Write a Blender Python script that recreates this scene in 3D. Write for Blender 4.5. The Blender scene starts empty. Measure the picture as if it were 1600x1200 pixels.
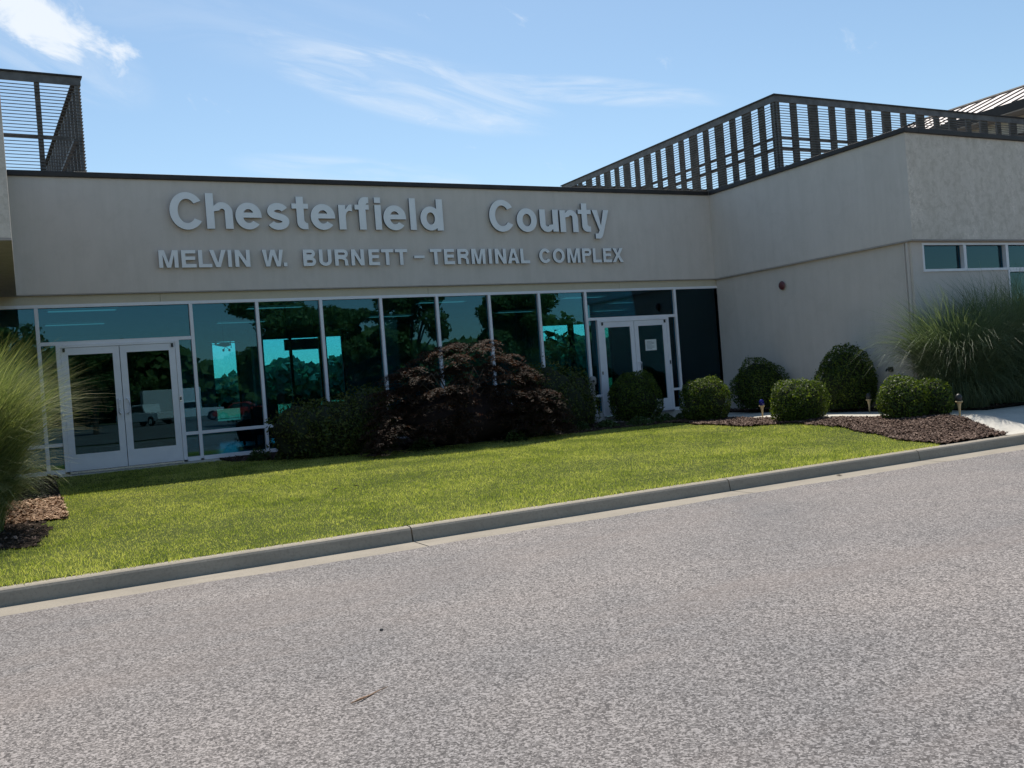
import bpy, math, random
import numpy as np
from mathutils import Vector, Matrix

random.seed(7)
RNG = np.random.default_rng(7)
R = math.radians
S = bpy.context.scene
COL = S.collection

# ---------------------------------------------------------------- camera
YAW, PITCH, ROLL, FPX = 0.48036602, -0.0056937, -0.07700867, 1457.98
CAMZ = 1.069
Fw = Vector((math.sin(YAW) * math.cos(PITCH), math.cos(YAW) * math.cos(PITCH), math.sin(PITCH)))
r0 = Vector((math.cos(YAW), -math.sin(YAW), 0)); u0 = r0.cross(Fw)
Rt = r0 * math.cos(ROLL) + u0 * math.sin(ROLL)
Up = -r0 * math.sin(ROLL) + u0 * math.cos(ROLL)
cd = bpy.data.cameras.new('camera'); cam = bpy.data.objects.new('camera', cd); COL.objects.link(cam)
cam.matrix_world = Matrix(((Rt.x, Up.x, -Fw.x, 0), (Rt.y, Up.y, -Fw.y, 0), (Rt.z, Up.z, -Fw.z, CAMZ), (0, 0, 0, 1)))
cd.sensor_fit = 'HORIZONTAL'; cd.sensor_width = 36; cd.lens = FPX / 1600 * 36
cd.clip_start = 0.05; cd.clip_end = 4000
S.camera = cam

# ---------------------------------------------------------------- sun, sky
SUN_AZ, SUN_EL = R(22), R(58)            # azimuth measured from +Y towards +X
sd = Vector((math.sin(SUN_AZ) * math.cos(SUN_EL), math.cos(SUN_AZ) * math.cos(SUN_EL), math.sin(SUN_EL)))
sl = bpy.data.lights.new('sun', 'SUN'); sl.energy = 4.2; sl.angle = R(0.5); sl.color = (1.0, 0.93, 0.82)
so = bpy.data.objects.new('sun', sl); COL.objects.link(so)
so.rotation_euler = sd.to_track_quat('Z', 'Y').to_euler(); so.location = (0, 0, 40)

W = bpy.data.worlds.new('World'); S.world = W; W.use_nodes = True
nt = W.node_tree; nt.nodes.clear()
def N(t, **k):
    n = nt.nodes.new(t)
    for a, b in k.items(): setattr(n, a, b)
    return n
def L(a, b): nt.links.new(a, b)
sky = N('ShaderNodeTexSky', sky_type='NISHITA', sun_disc=False, sun_elevation=SUN_EL, sun_rotation=SUN_AZ,
        altitude=0, air_density=1.0, dust_density=0.4, ozone_density=1.4)
bg = N('ShaderNodeBackground'); bg.inputs['Strength'].default_value = 0.100
out = N('ShaderNodeOutputWorld')
tc = N('ShaderNodeTexCoord')
def vmath(op, a, b=None, s=None):
    n = N('ShaderNodeVectorMath', operation=op); L(a, n.inputs[0])
    if b is not None:
        if hasattr(b, 'links'): L(b, n.inputs[1])
        else: n.inputs[1].default_value = b
    if s is not None: n.inputs['Scale'].default_value = s
    return n
def m(op, a, b=0.0, clamp=False):
    n = N('ShaderNodeMath', operation=op, use_clamp=clamp)
    for i, v in enumerate((a, b)):
        if hasattr(v, 'links'): L(v, n.inputs[i])
        else: n.inputs[i].default_value = v
    return n.outputs[0]
def sky_dir(px, py): return (Fw + Rt * ((px - 800) / FPX) - Up * ((py - 600) / FPX)).normalized()
def cloud_frame(px, py, ang):
    """local axes of the sky around one direction: d, along, across"""
    d = sky_dir(px, py); ex = (sky_dir(px + 50, py) - d).normalized(); ey = (sky_dir(px, py - 50) - d).normalized()
    c, s = math.cos(R(ang)), math.sin(R(ang))
    return d, (ex * c - ey * s).normalized(), (ex * s + ey * c).normalized()
def blob(px, py, a, b, ang):
    d, u, v = cloud_frame(px, py, ang)
    du = vmath('DOT_PRODUCT', tc.outputs['Generated'], tuple(u)).outputs['Value']
    dv = vmath('DOT_PRODUCT', tc.outputs['Generated'], tuple(v)).outputs['Value']
    u0_, v0_ = d.dot(u), d.dot(v)
    q = m('ADD', m('POWER', m('ABSOLUTE', m('DIVIDE', m('SUBTRACT', du, u0_), a)), 2), m('POWER', m('ABSOLUTE', m('DIVIDE', m('SUBTRACT', dv, v0_), b)), 2))
    front = m('GREATER_THAN', vmath('DOT_PRODUCT', tc.outputs['Generated'], tuple(d)).outputs['Value'], 0.5)
    return m('MULTIPLY', m('SUBTRACT', 1.0, q, clamp=True), front), du, dv
def noise(vec, scale, detail=8, rough=0.6, dist=0.0):
    n = N('ShaderNodeTexNoise'); n.inputs['Scale'].default_value = scale; n.inputs['Detail'].default_value = detail
    n.inputs['Roughness'].default_value = rough; n.inputs['Distortion'].default_value = dist
    L(vec, n.inputs['Vector']); return n.outputs['Fac']
def ramp(v, a, b, lo=0.0, hi=1.0):
    n = N('ShaderNodeMapRange', interpolation_type='SMOOTHSTEP'); L(v, n.inputs[0])
    n.inputs[1].default_value = a; n.inputs[2].default_value = b; n.inputs[3].default_value = lo; n.inputs[4].default_value = hi
    return n.outputs[0]
def comb(x, y, z=0.0):
    n = N('ShaderNodeCombineXYZ')
    for i, v in enumerate((x, y, z)):
        if hasattr(v, 'links'): L(v, n.inputs[i])
        else: n.inputs[i].default_value = v
    return n.outputs[0]
# cumulus, upper left
k1, du, dv = blob(30, 14, 0.118, 0.047, 22)
n1 = noise(comb(m('MULTIPLY', du, 11.0), m('MULTIPLY', dv, 20.0)), 1.6, 10, 0.62, 0.4)
c1 = ramp(m('ADD', m('MULTIPLY', k1, 0.62), m('MULTIPLY', m('SUBTRACT', n1, 0.5), 1.5)), 0.20, 0.62)
# wisps
def wisp(px, py, a, b, ang, sx, sy, amt, seed):
    k, du, dv = blob(px, py, a, b, ang)
    nn = noise(comb(m('MULTIPLY', du, sx), m('MULTIPLY', dv, sy), seed), 1.0, 9, 0.62, 0.8)
    return m('MULTIPLY', m('MULTIPLY', ramp(nn, 0.34, 0.72), ramp(k, 0.0, 0.7)), amt)
ws = [wisp(640, 135, 0.17, 0.038, 11, 7, 38, 0.95, 1.3), wisp(900, 140, 0.17, 0.016, 5, 6, 50, 0.75, 4.1), wisp(520, 90, 0.10, 0.02, 12, 9, 40, 0.6, 9.7),
      wisp(560, 270, 0.14, 0.018, 3, 8, 50, 0.5, 7.7), wisp(90, 80, 0.10, 0.04, 20, 9, 30, 0.45, 2.2), wisp(668, 186, 0.014, 0.007, 0, 30, 60, 0.9, 3.3),
      wisp(350, 20, 0.3, 0.05, 8, 5, 20, 0.2, 5.2)]
cl = ws[0]
for w_ in ws[1:]: cl = m('MAXIMUM', cl, w_)
cl = m('MAXIMUM', m('MULTIPLY', cl, 0.62), c1)
mx = N('ShaderNodeMix', data_type='RGBA'); L(cl, mx.inputs[0]); tn = N('ShaderNodeMix', data_type='RGBA', blend_type='MULTIPLY'); tn.inputs[0].default_value = 1.0; L(sky.outputs[0], tn.inputs[6]); tn.inputs[7].default_value = (0.89, 0.96, 0.93, 1)
L(tn.outputs[2], mx.inputs[6]); mx.inputs[7].default_value = (6.1, 6.6, 7.2, 1)
L(mx.outputs[2], bg.inputs['Color']); L(bg.outputs[0], out.inputs[0])

S.view_settings.view_transform = 'Standard'; S.view_settings.look = 'None'
S.view_settings.exposure = 0.50; S.view_settings.gamma = 1.0
S.cycles.max_bounces = 8; S.cycles.transparent_max_bounces = 16; S.cycles.diffuse_bounces = 3
S.cycles.caustics_reflective = False; S.cycles.caustics_refractive = False

# ---------------------------------------------------------------- helpers
class MB:
    def __init__(s): s.v = []; s.f = []; s.mi = []
    def add(s, vs, fs, mi=0):
        o = len(s.v); s.v += [tuple(p) for p in vs]; s.f += [tuple(i + o for i in f) for f in fs]; s.mi += [mi] * len(fs); return s
    def box(s, x0, x1, y0, y1, z0, z1, mi=0):
        return s.add([(x0,y0,z0),(x1,y0,z0),(x1,y1,z0),(x0,y1,z0),(x0,y0,z1),(x1,y0,z1),(x1,y1,z1),(x0,y1,z1)],
                     [(0,3,2,1),(4,5,6,7),(0,1,5,4),(1,2,6,5),(2,3,7,6),(3,0,4,7)], mi)
    def obox(s, c, ax, ay, az, mi=0):
        c = Vector(c); ax = Vector(ax); ay = Vector(ay); az = Vector(az); vs = []
        for k in (-1, 1):
            for i, j in ((-1,-1),(1,-1),(1,1),(-1,1)): vs.append(c + ax * i + ay * j + az * k)
        return s.add(vs, [(0,3,2,1),(4,5,6,7),(0,1,5,4),(1,2,6,5),(2,3,7,6),(3,0,4,7)], mi)
    def tube(s, pts, rad, n=8, mi=0, cap=True):
        pts = [Vector(p) for p in pts]
        if not hasattr(rad, '__len__'): rad = [rad] * len(pts)
        vs = []; fs = []
        for i, p in enumerate(pts):
            t = (pts[min(i + 1, len(pts) - 1)] - pts[max(i - 1, 0)]).normalized()
            a = t.cross(Vector((0, 0, 1)));
            if a.length < 0.05: a = t.cross(Vector((1, 0, 0)))
            a.normalize(); b = t.cross(a).normalized()
            for k in range(n):
                an = 2 * math.pi * k / n; vs.append(p + (a * math.cos(an) + b * math.sin(an)) * rad[i])
        for i in range(len(pts) - 1):
            for k in range(n):
                fs.append((i*n+k, i*n+(k+1) % n, (i+1)*n+(k+1) % n, (i+1)*n+k))
        if cap: fs.append(tuple(range(n-1, -1, -1))); fs.append(tuple((len(pts)-1)*n + k for k in range(n)))
        return s.add(vs, fs, mi)
    def lathe(s, prof, c=(0,0,0), n=20, mi=0):
        vs = []; fs = []
        for r, z in prof:
            for k in range(n):
                a = 2*math.pi*k/n; vs.append((c[0]+r*math.cos(a), c[1]+r*math.sin(a), c[2]+z))
        for i in range(len(prof)-1):
            for k in range(n): fs.append((i*n+k, i*n+(k+1) % n, (i+1)*n+(k+1) % n, (i+1)*n+k))
        return s.add(vs, fs, mi)
    def prism(s, poly, y0, y1, mi=0):     # polygon in x,z extruded along y
        n = len(poly); vs = [(x, y0, z) for x, z in poly] + [(x, y1, z) for x, z in poly]
        fs = [tuple(range(n)), tuple(range(2*n-1, n-1, -1))] + [(i, i+n, (i+1) % n + n, (i+1) % n) for i in range(n)]
        return s.add(vs, fs, mi)
    def build(s, name, mats, parent=None, smooth=False, bevel=0.0, loc=None):
        me = bpy.data.meshes.new(name); me.from_pydata(s.v, [], s.f); 
        for mt in (mats if isinstance(mats, (list, tuple)) else [mats]): me.materials.append(mt)
        if any(s.mi): me.polygons.foreach_set('material_index', s.mi)
        if smooth: me.polygons.foreach_set('use_smooth', [True] * len(me.polygons))
        me.update()
        return link(name, me, parent, bevel, loc)
def link(name, me, parent=None, bevel=0.0, loc=None):
    o = bpy.data.objects.new(name, me); COL.objects.link(o)
    if parent is not None: o.parent = parent
    if loc is not None: o.location = loc
    if bevel:
        b = o.modifiers.new('bevel', 'BEVEL'); b.width = bevel; b.segments = 2; b.limit_method = 'ANGLE'; b.angle_limit = R(40)
    return o
def npmesh(name, V, F, mats, parent=None, loc=None, mi=None):
    """V (n,3) float, F (m,k) int, all faces with k corners"""
    me = bpy.data.meshes.new(name); k = F.shape[1]
    me.vertices.add(len(V)); me.vertices.foreach_set('co', V.astype(np.float32).ravel())
    me.loops.add(F.size); me.loops.foreach_set('vertex_index', F.astype(np.int32).ravel())
    me.polygons.add(len(F)); me.polygons.foreach_set('loop_start', np.arange(len(F), dtype=np.int32) * k)
    try: me.polygons.foreach_set('loop_total', np.full(len(F), k, dtype=np.int32))
    except Exception: pass
    for mt in (mats if isinstance(mats, (list, tuple)) else [mats]): me.materials.append(mt)
    if mi is not None: me.polygons.foreach_set('material_index', mi.astype(np.int32))
    me.update(calc_edges=True); me.validate()
    return link(name, me, parent, 0, loc)
def tag(o, label, cat, group=None, kind=None):
    if label: o['label'] = label
    if cat: o['category'] = cat
    if group: o['group'] = group
    if kind: o['kind'] = kind
    return o
def empty(name, loc, label, cat, group=None, rz=0.0):
    o = bpy.data.objects.new(name, None); COL.objects.link(o); o.location = loc; o.rotation_euler = (0, 0, rz); o.empty_display_size = 0.2
    return tag(o, label, cat, group)
def copy_tree(o, parent=None):
    c = o.copy(); COL.objects.link(c); c.parent = parent
    for ch in [x for x in bpy.data.objects if x.parent == o]: copy_tree(ch, c)
    return c
def structure(o): o['kind'] = 'structure'; return o

# ---------------------------------------------------------------- materials
class Mat:
    def __init__(s, name):
        s.m = bpy.data.materials.new(name); s.m.use_nodes = True; s.t = s.m.node_tree
        s.p = s.t.nodes['Principled BSDF']; s.o = s.t.nodes['Material Output']
        s.tc = s.t.nodes.new('ShaderNodeTexCoord'); s.vec = s.tc.outputs['Object']
    def n(s, t, **k):
        x = s.t.nodes.new(t)
        for a, b in k.items(): setattr(x, a, b)
        return x
    def l(s, a, b): s.t.links.new(a, b)
    def noise(s, scale, detail=6, rough=0.6, dist=0.0, vec=None, stretch=None):
        v = vec or s.vec
        if stretch:
            mp = s.n('ShaderNodeMapping'); mp.inputs['Scale'].default_value = stretch; s.l(v, mp.inputs[0]); v = mp.outputs[0]
        x = s.n('ShaderNodeTexNoise'); x.inputs['Scale'].default_value = scale; x.inputs['Detail'].default_value = detail
        x.inputs['Roughness'].default_value = rough; x.inputs['Distortion'].default_value = dist; s.l(v, x.inputs['Vector'])
        return x.outputs['Fac']
    def vor(s, scale, feature='F1', out='Color', vec=None, rnd=1.0):
        x = s.n('ShaderNodeTexVoronoi', feature=feature); x.inputs['Scale'].default_value = scale; x.inputs['Randomness'].default_value = rnd
        s.l(vec or s.vec, x.inputs['Vector']); return x.outputs[out]
    def ramp(s, f, stops):
        x = s.n('ShaderNodeValToRGB'); s.l(f, x.inputs[0]); e = x.color_ramp.elements
        while len(e) < len(stops): e.new(0.5)
        for i, (p, c) in enumerate(stops):
            e[i].position = p; e[i].color = (c if len(c) == 4 else (*c, 1))
        return x.outputs[0]
    def mix(s, f, a, b, mode='MIX'):
        x = s.n('ShaderNodeMix', data_type='RGBA', blend_type=mode)
        for i, v in ((0, f), (6, a), (7, b)):
            if hasattr(v, 'links'): s.l(v, x.inputs[i])
            else: x.inputs[i].default_value = v if i == 0 else ((*v, 1) if len(v) == 3 else v)
        return x.outputs[2]
    def math(s, op, a, b=0.0, clamp=False):
        x = s.n('ShaderNodeMath', operation=op, use_clamp=clamp)
        for i, v in enumerate((a, b)):
            if hasattr(v, 'links'): s.l(v, x.inputs[i])
            else: x.inputs[i].default_value = v
        return x.outputs[0]
    def col(s, c):
        if hasattr(c, 'links'): s.l(c, s.p.inputs['Base Color'])
        else: s.p.inputs['Base Color'].default_value = (*c, 1)
        return s
    def set(s, rough=None, metal=None, spec=None, emis=None, es=None):
        if rough is not None: s.p.inputs['Roughness'].default_value = rough
        if metal is not None: s.p.inputs['Metallic'].default_value = metal
        if spec is not None: s.p.inputs['Specular IOR Level'].default_value = spec
        if emis is not None: s.p.inputs['Emission Color'].default_value = (*emis, 1); s.p.inputs['Emission Strength'].default_value = es
        return s
    def bump(s, h, strength=0.5, dist=0.01):
        b = s.n('ShaderNodeBump'); b.inputs['Strength'].default_value = strength; b.inputs['Distance'].default_value = dist
        s.l(h, b.inputs['Height']); s.l(b.outputs[0], s.p.inputs['Normal']); return s
def plain(name, c, rough=0.6, metal=0.0, var=0.12, scale=6.0, spec=0.5, bump=0.0):
    k = Mat(name); f = k.noise(scale, 5, 0.6)
    k.col(k.ramp(f, [(0.3, tuple(x * (1 - var) for x in c)), (0.7, tuple(min(1, x * (1 + var)) for x in c))])).set(rough, metal, spec)
    if bump: k.bump(k.noise(scale * 20, 3), bump, 0.004)
    return k.m
def stucco(name, base, mott, grain, bumpd):
    k = Mat(name)
    big = k.noise(0.8, 5, 0.65, 0.3); streak = k.noise(2.2, 5, 0.65, 0.2, stretch=(2.2, 2.2, 0.22)); fine = k.noise(grain, 3, 0.7)
    c = k.mix(k.math('MULTIPLY', k.ramp(big, [(0.35, (0,0,0)), (0.7, (1,1,1))]), mott), base, tuple(x * 0.74 for x in base))
    c = k.mix(k.math('MULTIPLY', k.ramp(streak, [(0.42, (0,0,0)), (0.72, (1,1,1))]), mott), c, (base[0]*0.68, base[1]*0.68, base[2]*0.64))
    c = k.mix(k.ramp(fine, [(0.40, (1,1,1)), (0.62, (0,0,0))]), c, tuple(x * (0.80 if grain < 60 else 0.9) for x in base))
    if grain < 30:
        bl = k.noise(6.0, 6, 0.8, 0.4)
        c = k.mix(k.math('MULTIPLY', k.ramp(bl, [(0.45, (0,0,0)), (0.62, (1,1,1))]), 0.75), c, (base[0]*0.62, base[1]*0.61, base[2]*0.58))
    else:
        bl = k.noise(2.2, 6, 0.75, 0.5)
        c = k.mix(k.math('MULTIPLY', k.ramp(bl, [(0.5, (0,0,0)), (0.66, (1,1,1))]), 0.22), c, (base[0]*0.7, base[1]*0.7, base[2]*0.68))
    k.col(c).set(0.92, spec=0.2); k.bump(fine, 0.6, bumpd); return k.m
M = {}
M['stucco'] = stucco('smooth_stucco', (0.76, 0.670, 0.605), 0.5, 90, 0.004)
M['stucco_wall'] = stucco('wall_stucco', (0.72, 0.635, 0.57), 0.4, 70, 0.004)
M['stucco_rough'] = stucco('rough_stucco', (0.86, 0.765, 0.67), 1.0, 20, 0.012)
M['band'] = stucco('header_band', (0.66, 0.58, 0.45), 0.15, 90, 0.002)
M['soffit'] = plain('soffit_paint', (0.42, 0.37, 0.34), 0.8)
M['coping'] = plain('dark_bronze_metal', (0.035, 0.028, 0.026), 0.55, 0.2, 0.25, 3.0)
M['screen'] = plain('screen_bronze_metal', (0.13, 0.125, 0.125), 0.6, 0.1, 0.35, 5.0)
M['alu'] = plain('white_aluminium', (0.84, 0.82, 0.85), 0.45, 0.0, 0.05, 3.0)
M['letter'] = plain('letter_paint', (0.92, 0.90, 0.90), 0.55, 0.0, 0.05, 3.0)
M['letter_side'] = plain('letter_return', (0.10, 0.10, 0.11), 0.6)
M['dark'] = plain('dark_plastic', (0.02, 0.02, 0.022), 0.5)
M['rubber'] = plain('black_rubber', (0.015, 0.015, 0.016), 0.8)
M['inner_wall'] = plain('interior_paint', (0.40, 0.42, 0.40), 0.8)
M['inner_dark'] = plain('interior_dark_panel', (0.05, 0.05, 0.05), 0.7)
M['inner_ceiling'] = plain('ceiling_tile', (0.42, 0.44, 0.42), 0.9)
M['inner_floor'] = plain('interior_floor_tile', (0.12, 0.12, 0.11), 0.35)
M['gravel_roof'] = plain('roof_membrane', (0.25, 0.24, 0.22), 0.95)
M['white_paint'] = plain('vehicle_white_paint', (0.75, 0.76, 0.76), 0.25, 0, 0.03)
M['red_paint'] = plain('vehicle_red_paint', (0.45, 0.03, 0.02), 0.25, 0, 0.05)
M['car_glass'] = plain('dark_vehicle_glass', (0.02, 0.025, 0.03), 0.08, 0, 0.05)
M['chrome'] = plain('bright_metal', (0.6, 0.6, 0.62), 0.25, 0.9, 0.05)
M['alarm_red'] = plain('alarm_red_enamel', (0.13, 0.035, 0.04), 0.4)
M['paper'] = plain('notice_paper', (0.75, 0.78, 0.76), 0.8)
M['ink'] = plain('notice_ink', (0.12, 0.14, 0.16), 0.8)
M['grey_plastic'] = plain('beige_grey_plastic', (0.30, 0.28, 0.27), 0.6)
M['brass'] = plain('tan_post_paint', (0.50, 0.38, 0.20), 0.5)
M['cobalt'] = plain('cobalt_glass', (0.008, 0.008, 0.16), 0.10, 0, 0.1)
M['bark'] = plain('bark', (0.09, 0.07, 0.055), 0.95, 0, 0.4, 20)
M['terracotta'] = plain('terracotta', (0.25, 0.11, 0.06), 0.8)
M['field'] = plain('airfield_grass', (0.07, 0.11, 0.03), 0.95, 0, 0.35, 0.2)

k = Mat('standing_seam_roof'); k.col(k.ramp(k.noise(1.2, 4), [(0.3, (0.48, 0.43, 0.42)), (0.7, (0.60, 0.55, 0.53))])).set(0.5, 0.15); M['seam'] = k.m

def glass(name, tint, ior, rcol=(0.8, 0.95, 1.0)):
    mt = bpy.data.materials.new(name); mt.use_nodes = True; t = mt.node_tree; t.nodes.clear()
    o = t.nodes.new('ShaderNodeOutputMaterial'); tr = t.nodes.new('ShaderNodeBsdfTransparent'); tr.inputs[0].default_value = (*tint, 1)
    gl = t.nodes.new('ShaderNodeBsdfGlossy'); gl.inputs['Roughness'].default_value = 0.004; gl.inputs['Color'].default_value = (*rcol, 1)
    fr = t.nodes.new('ShaderNodeFresnel'); fr.inputs['IOR'].default_value = ior
    tx = t.nodes.new('ShaderNodeTexCoord'); nz = t.nodes.new('ShaderNodeTexNoise'); nz.inputs['Scale'].default_value = 0.9; nz.inputs['Detail'].default_value = 1
    bp = t.nodes.new('ShaderNodeBump'); bp.inputs['Strength'].default_value = 0.12; bp.inputs['Distance'].default_value = 0.004
    t.links.new(tx.outputs['Object'], nz.inputs['Vector']); t.links.new(nz.outputs['Fac'], bp.inputs['Height']); t.links.new(bp.outputs[0], gl.inputs['Normal'])
    mx = t.nodes.new('ShaderNodeMixShader'); t.links.new(fr.outputs[0], mx.inputs[0]); t.links.new(tr.outputs[0], mx.inputs[1]); t.links.new(gl.outputs[0], mx.inputs[2])
    t.links.new(mx.outputs[0], o.inputs[0]); return mt
M['glass'] = glass('teal_tinted_glass', (0.26, 0.64, 0.74), 1.72, (0.44, 0.80, 0.98))
M['glass_door'] = glass('green_tinted_door_glass', (0.14, 0.42, 0.42), 1.65, (0.45, 0.80, 0.95))
M['glass_rear'] = glass('clear_rear_glass', (0.75, 0.95, 0.97), 1.45)

# asphalt
k = Mat('worn_asphalt')
st = k.vor(140, out='Color'); sep = k.n('ShaderNodeSeparateColor'); k.l(st, sep.inputs[0]); r_ = sep.outputs[0]
st2 = k.vor(80, out='Color'); sep2 = k.n('ShaderNodeSeparateColor'); k.l(st2, sep2.inputs[0])
c = k.ramp(r_, [(0.0, (0.080, 0.075, 0.074)), (0.40, (0.140, 0.132, 0.130)), (0.75, (0.205, 0.194, 0.190)), (1.0, (0.37, 0.352, 0.34))])
c = k.mix(k.ramp(sep2.outputs[0], [(0.78, (0, 0, 0)), (0.84, (1, 1, 1))]), c, (0.30, 0.285, 0.28))
c = k.mix(k.ramp(sep2.outputs[1], [(0.80, (0, 0, 0)), (0.86, (1, 1, 1))]), c, (0.075, 0.070, 0.070))
c = k.mix(1.0, c, k.ramp(k.noise(0.35, 5, 0.6, 0.4), [(0.3, (0.80, 0.81, 0.84)), (0.7, (1.16, 1.10, 1.07))]), 'MULTIPLY')
c = k.mix(k.math('MULTIPLY', k.ramp(k.noise(0.5, 4, 0.6, 0.5, stretch=(0.35, 2.2, 1)), [(0.5, (0, 0, 0)), (0.72, (1, 1, 1))]), 0.35), c, (0.20, 0.165, 0.15))
k.col(c).set(0.85, spec=0.35)
k.bump(k.math('ADD', k.math('MULTIPLY', k.vor(140, out='Distance'), -1.0), k.math('MULTIPLY', k.noise(60, 3), 0.6)), 0.5, 0.003)
M['asphalt'] = k.m
def concrete(name, base, sc=1.0):
    k = Mat(name); a = k.noise(1.6 * sc, 6, 0.65, 0.3); b = k.noise(40 * sc, 4, 0.7); st = k.noise(5, 4, 0.6, stretch=(0.5, 1, 3))
    c = k.ramp(a, [(0.3, tuple(x * 0.80 for x in base)), (0.7, base)]); c = k.mix(k.ramp(b, [(0.35, (0.5, 0.5, 0.5)), (0.5, (0, 0, 0))]), c, tuple(x * 0.6 for x in base))
    c = k.mix(k.math('MULTIPLY', k.ramp(st, [(0.5, (0, 0, 0)), (0.7, (1, 1, 1))]), 0.4), c, tuple(x * 0.62 for x in base))
    k.col(c).set(0.9, spec=0.25).bump(b, 0.4, 0.004); return k.m
M['kerb'] = concrete('kerb_concrete', (0.37, 0.33, 0.27))
M['gutter'] = concrete('gutter_concrete', (0.33, 0.295, 0.245))
M['path'] = concrete('path_concrete', (0.60, 0.57, 0.51), 0.7)
def island_mat(name, stops, rough=0.6, trans=0.0, tcol=None, scale=3.0, spec=0.3):
    """colour varies from leaf to leaf and slowly over the plant"""
    k = Mat(name); g = k.n('ShaderNodeNewGeometry'); f = k.math('ADD', k.math('MULTIPLY', g.outputs['Random Per Island'], 0.6), k.math('MULTIPLY', k.noise(scale, 4), 0.5))
    c = k.ramp(f, stops); k.col(c).set(rough, spec=spec)
    if trans:
        tl = k.n('ShaderNodeBsdfTranslucent'); k.l(k.mix(1.0, c, tcol or (1.6, 1.5, 0.9), 'MULTIPLY'), tl.inputs[0])
        mx = k.n('ShaderNodeMixShader'); mx.inputs[0].default_value = trans; k.l(k.p.outputs[0], mx.inputs[1]); k.l(tl.outputs[0], mx.inputs[2]); k.l(mx.outputs[0], k.o.inputs[0])
    return k.m
def turf_mat():
    k = Mat('lawn_blade'); g = k.n('ShaderNodeNewGeometry')
    f = k.math('ADD', k.math('MULTIPLY', g.outputs['Random Per Island'], 0.42), k.math('ADD', k.math('SUBTRACT', k.math('MULTIPLY', k.noise(0.8, 6, 0.7, 0.6), 1.25), 0.20), k.math('MULTIPLY', k.noise(5.0, 3, 0.7), 0.35)))
    c = k.ramp(f, [(0.40, (0.070, 0.098, 0.022)), (0.56, (0.160, 0.205, 0.036)), (0.73, (0.33, 0.38, 0.062)), (0.95, (0.56, 0.54, 0.19))]); k.col(c).set(0.55, spec=0.3)
    tl = k.n('ShaderNodeBsdfTranslucent'); k.l(k.mix(1.0, c, (1.5, 1.6, 0.9), 'MULTIPLY'), tl.inputs[0])
    mx = k.n('ShaderNodeMixShader'); mx.inputs[0].default_value = 0.42; k.l(k.p.outputs[0], mx.inputs[1]); k.l(tl.outputs[0], mx.inputs[2]); k.l(mx.outputs[0], k.o.inputs[0])
    return k.m
M['turf'] = turf_mat()
M['turf_old'] = island_mat('lawn_blade', [(0.1, (0.075, 0.105, 0.016)), (0.40, (0.13, 0.18, 0.024)), (0.70, (0.20, 0.26, 0.036)), (0.95, (0.32, 0.32, 0.09))], 0.55, 0.45, (1.6, 1.7, 0.8), 1.3)
M['boxleaf'] = island_mat('boxwood_leaf', [(0.1, (0.020, 0.036, 0.010)), (0.55, (0.048, 0.082, 0.014)), (0.95, (0.17, 0.22, 0.030))], 0.55, 0.35, (2.0, 2.0, 0.6), 7)
M['shrubleaf'] = island_mat('loose_shrub_leaf', [(0.1, (0.024, 0.042, 0.010)), (0.55, (0.055, 0.080, 0.016)), (0.80, (0.095, 0.11, 0.022)), (1.0, (0.15, 0.09, 0.03))], 0.6, 0.25, (1.6, 1.7, 0.7), 2.5)
M['maple'] = island_mat('laceleaf_maple_leaf', [(0.1, (0.014, 0.014, 0.008)), (0.50, (0.034, 0.024, 0.014)), (0.80, (0.075, 0.036, 0.022)), (1.0, (0.20, 0.09, 0.05))], 0.75, 0.3, (2.2, 1.5, 1.1), 3.5)
M['reed'] = island_mat('silver_grass_blade', [(0.1, (0.060, 0.085, 0.030)), (0.45, (0.15, 0.19, 0.075)), (0.75, (0.28, 0.30, 0.15)), (0.95, (0.55, 0.51, 0.33))], 0.5, 0.35, (1.6, 1.7, 0.9), 1.5)
M['reed_dark'] = island_mat('dark_silver_grass_blade', [(0.1, (0.045, 0.070, 0.038)), (0.5, (0.11, 0.15, 0.085)), (0.85, (0.18, 0.22, 0.13)), (1.0, (0.34, 0.34, 0.23))], 0.5, 0.3, (1.6, 1.7, 0.9), 1.5)
M['farleaf'] = island_mat('hazed_distant_leaf', [(0.1, (0.07, 0.11, 0.07)), (1.0, (0.15, 0.20, 0.13))], 0.8, 0.3, (1.2, 1.3, 1.1), 0.1)  # distance haze is put into the leaf colour, paler and bluer
M['treeleaf'] = island_mat('tree_leaf', [(0.1, (0.06, 0.10, 0.025)), (0.6, (0.11, 0.17, 0.04)), (1.0, (0.18, 0.23, 0.06))], 0.6, 0.3, None, 0.4)
M['weed'] = island_mat('weed_leaf', [(0.1, (0.03, 0.06, 0.015)), (0.7, (0.06, 0.10, 0.03)), (1.0, (0.14, 0.15, 0.06))], 0.6, 0.3, None, 5)
M['houseplant'] = island_mat('house_plant_leaf', [(0.1, (0.02, 0.04, 0.015)), (1.0, (0.04, 0.08, 0.02))], 0.4, 0.2)
k = Mat('lawn_soil'); f = k.noise(1.3, 6, 0.6, 0.3); g2 = k.noise(45, 4, 0.7)
c = k.ramp(f, [(0.3, (0.040, 0.062, 0.012)), (0.7, (0.075, 0.100, 0.020))]); c = k.mix(k.ramp(g2, [(0.45, (0, 0, 0)), (0.65, (1, 1, 1))]), c, (0.10, 0.115, 0.035))
k.col(c).set(0.95, spec=0.1).bump(g2, 1.0, 0.03); M['lawn'] = k.m
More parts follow.
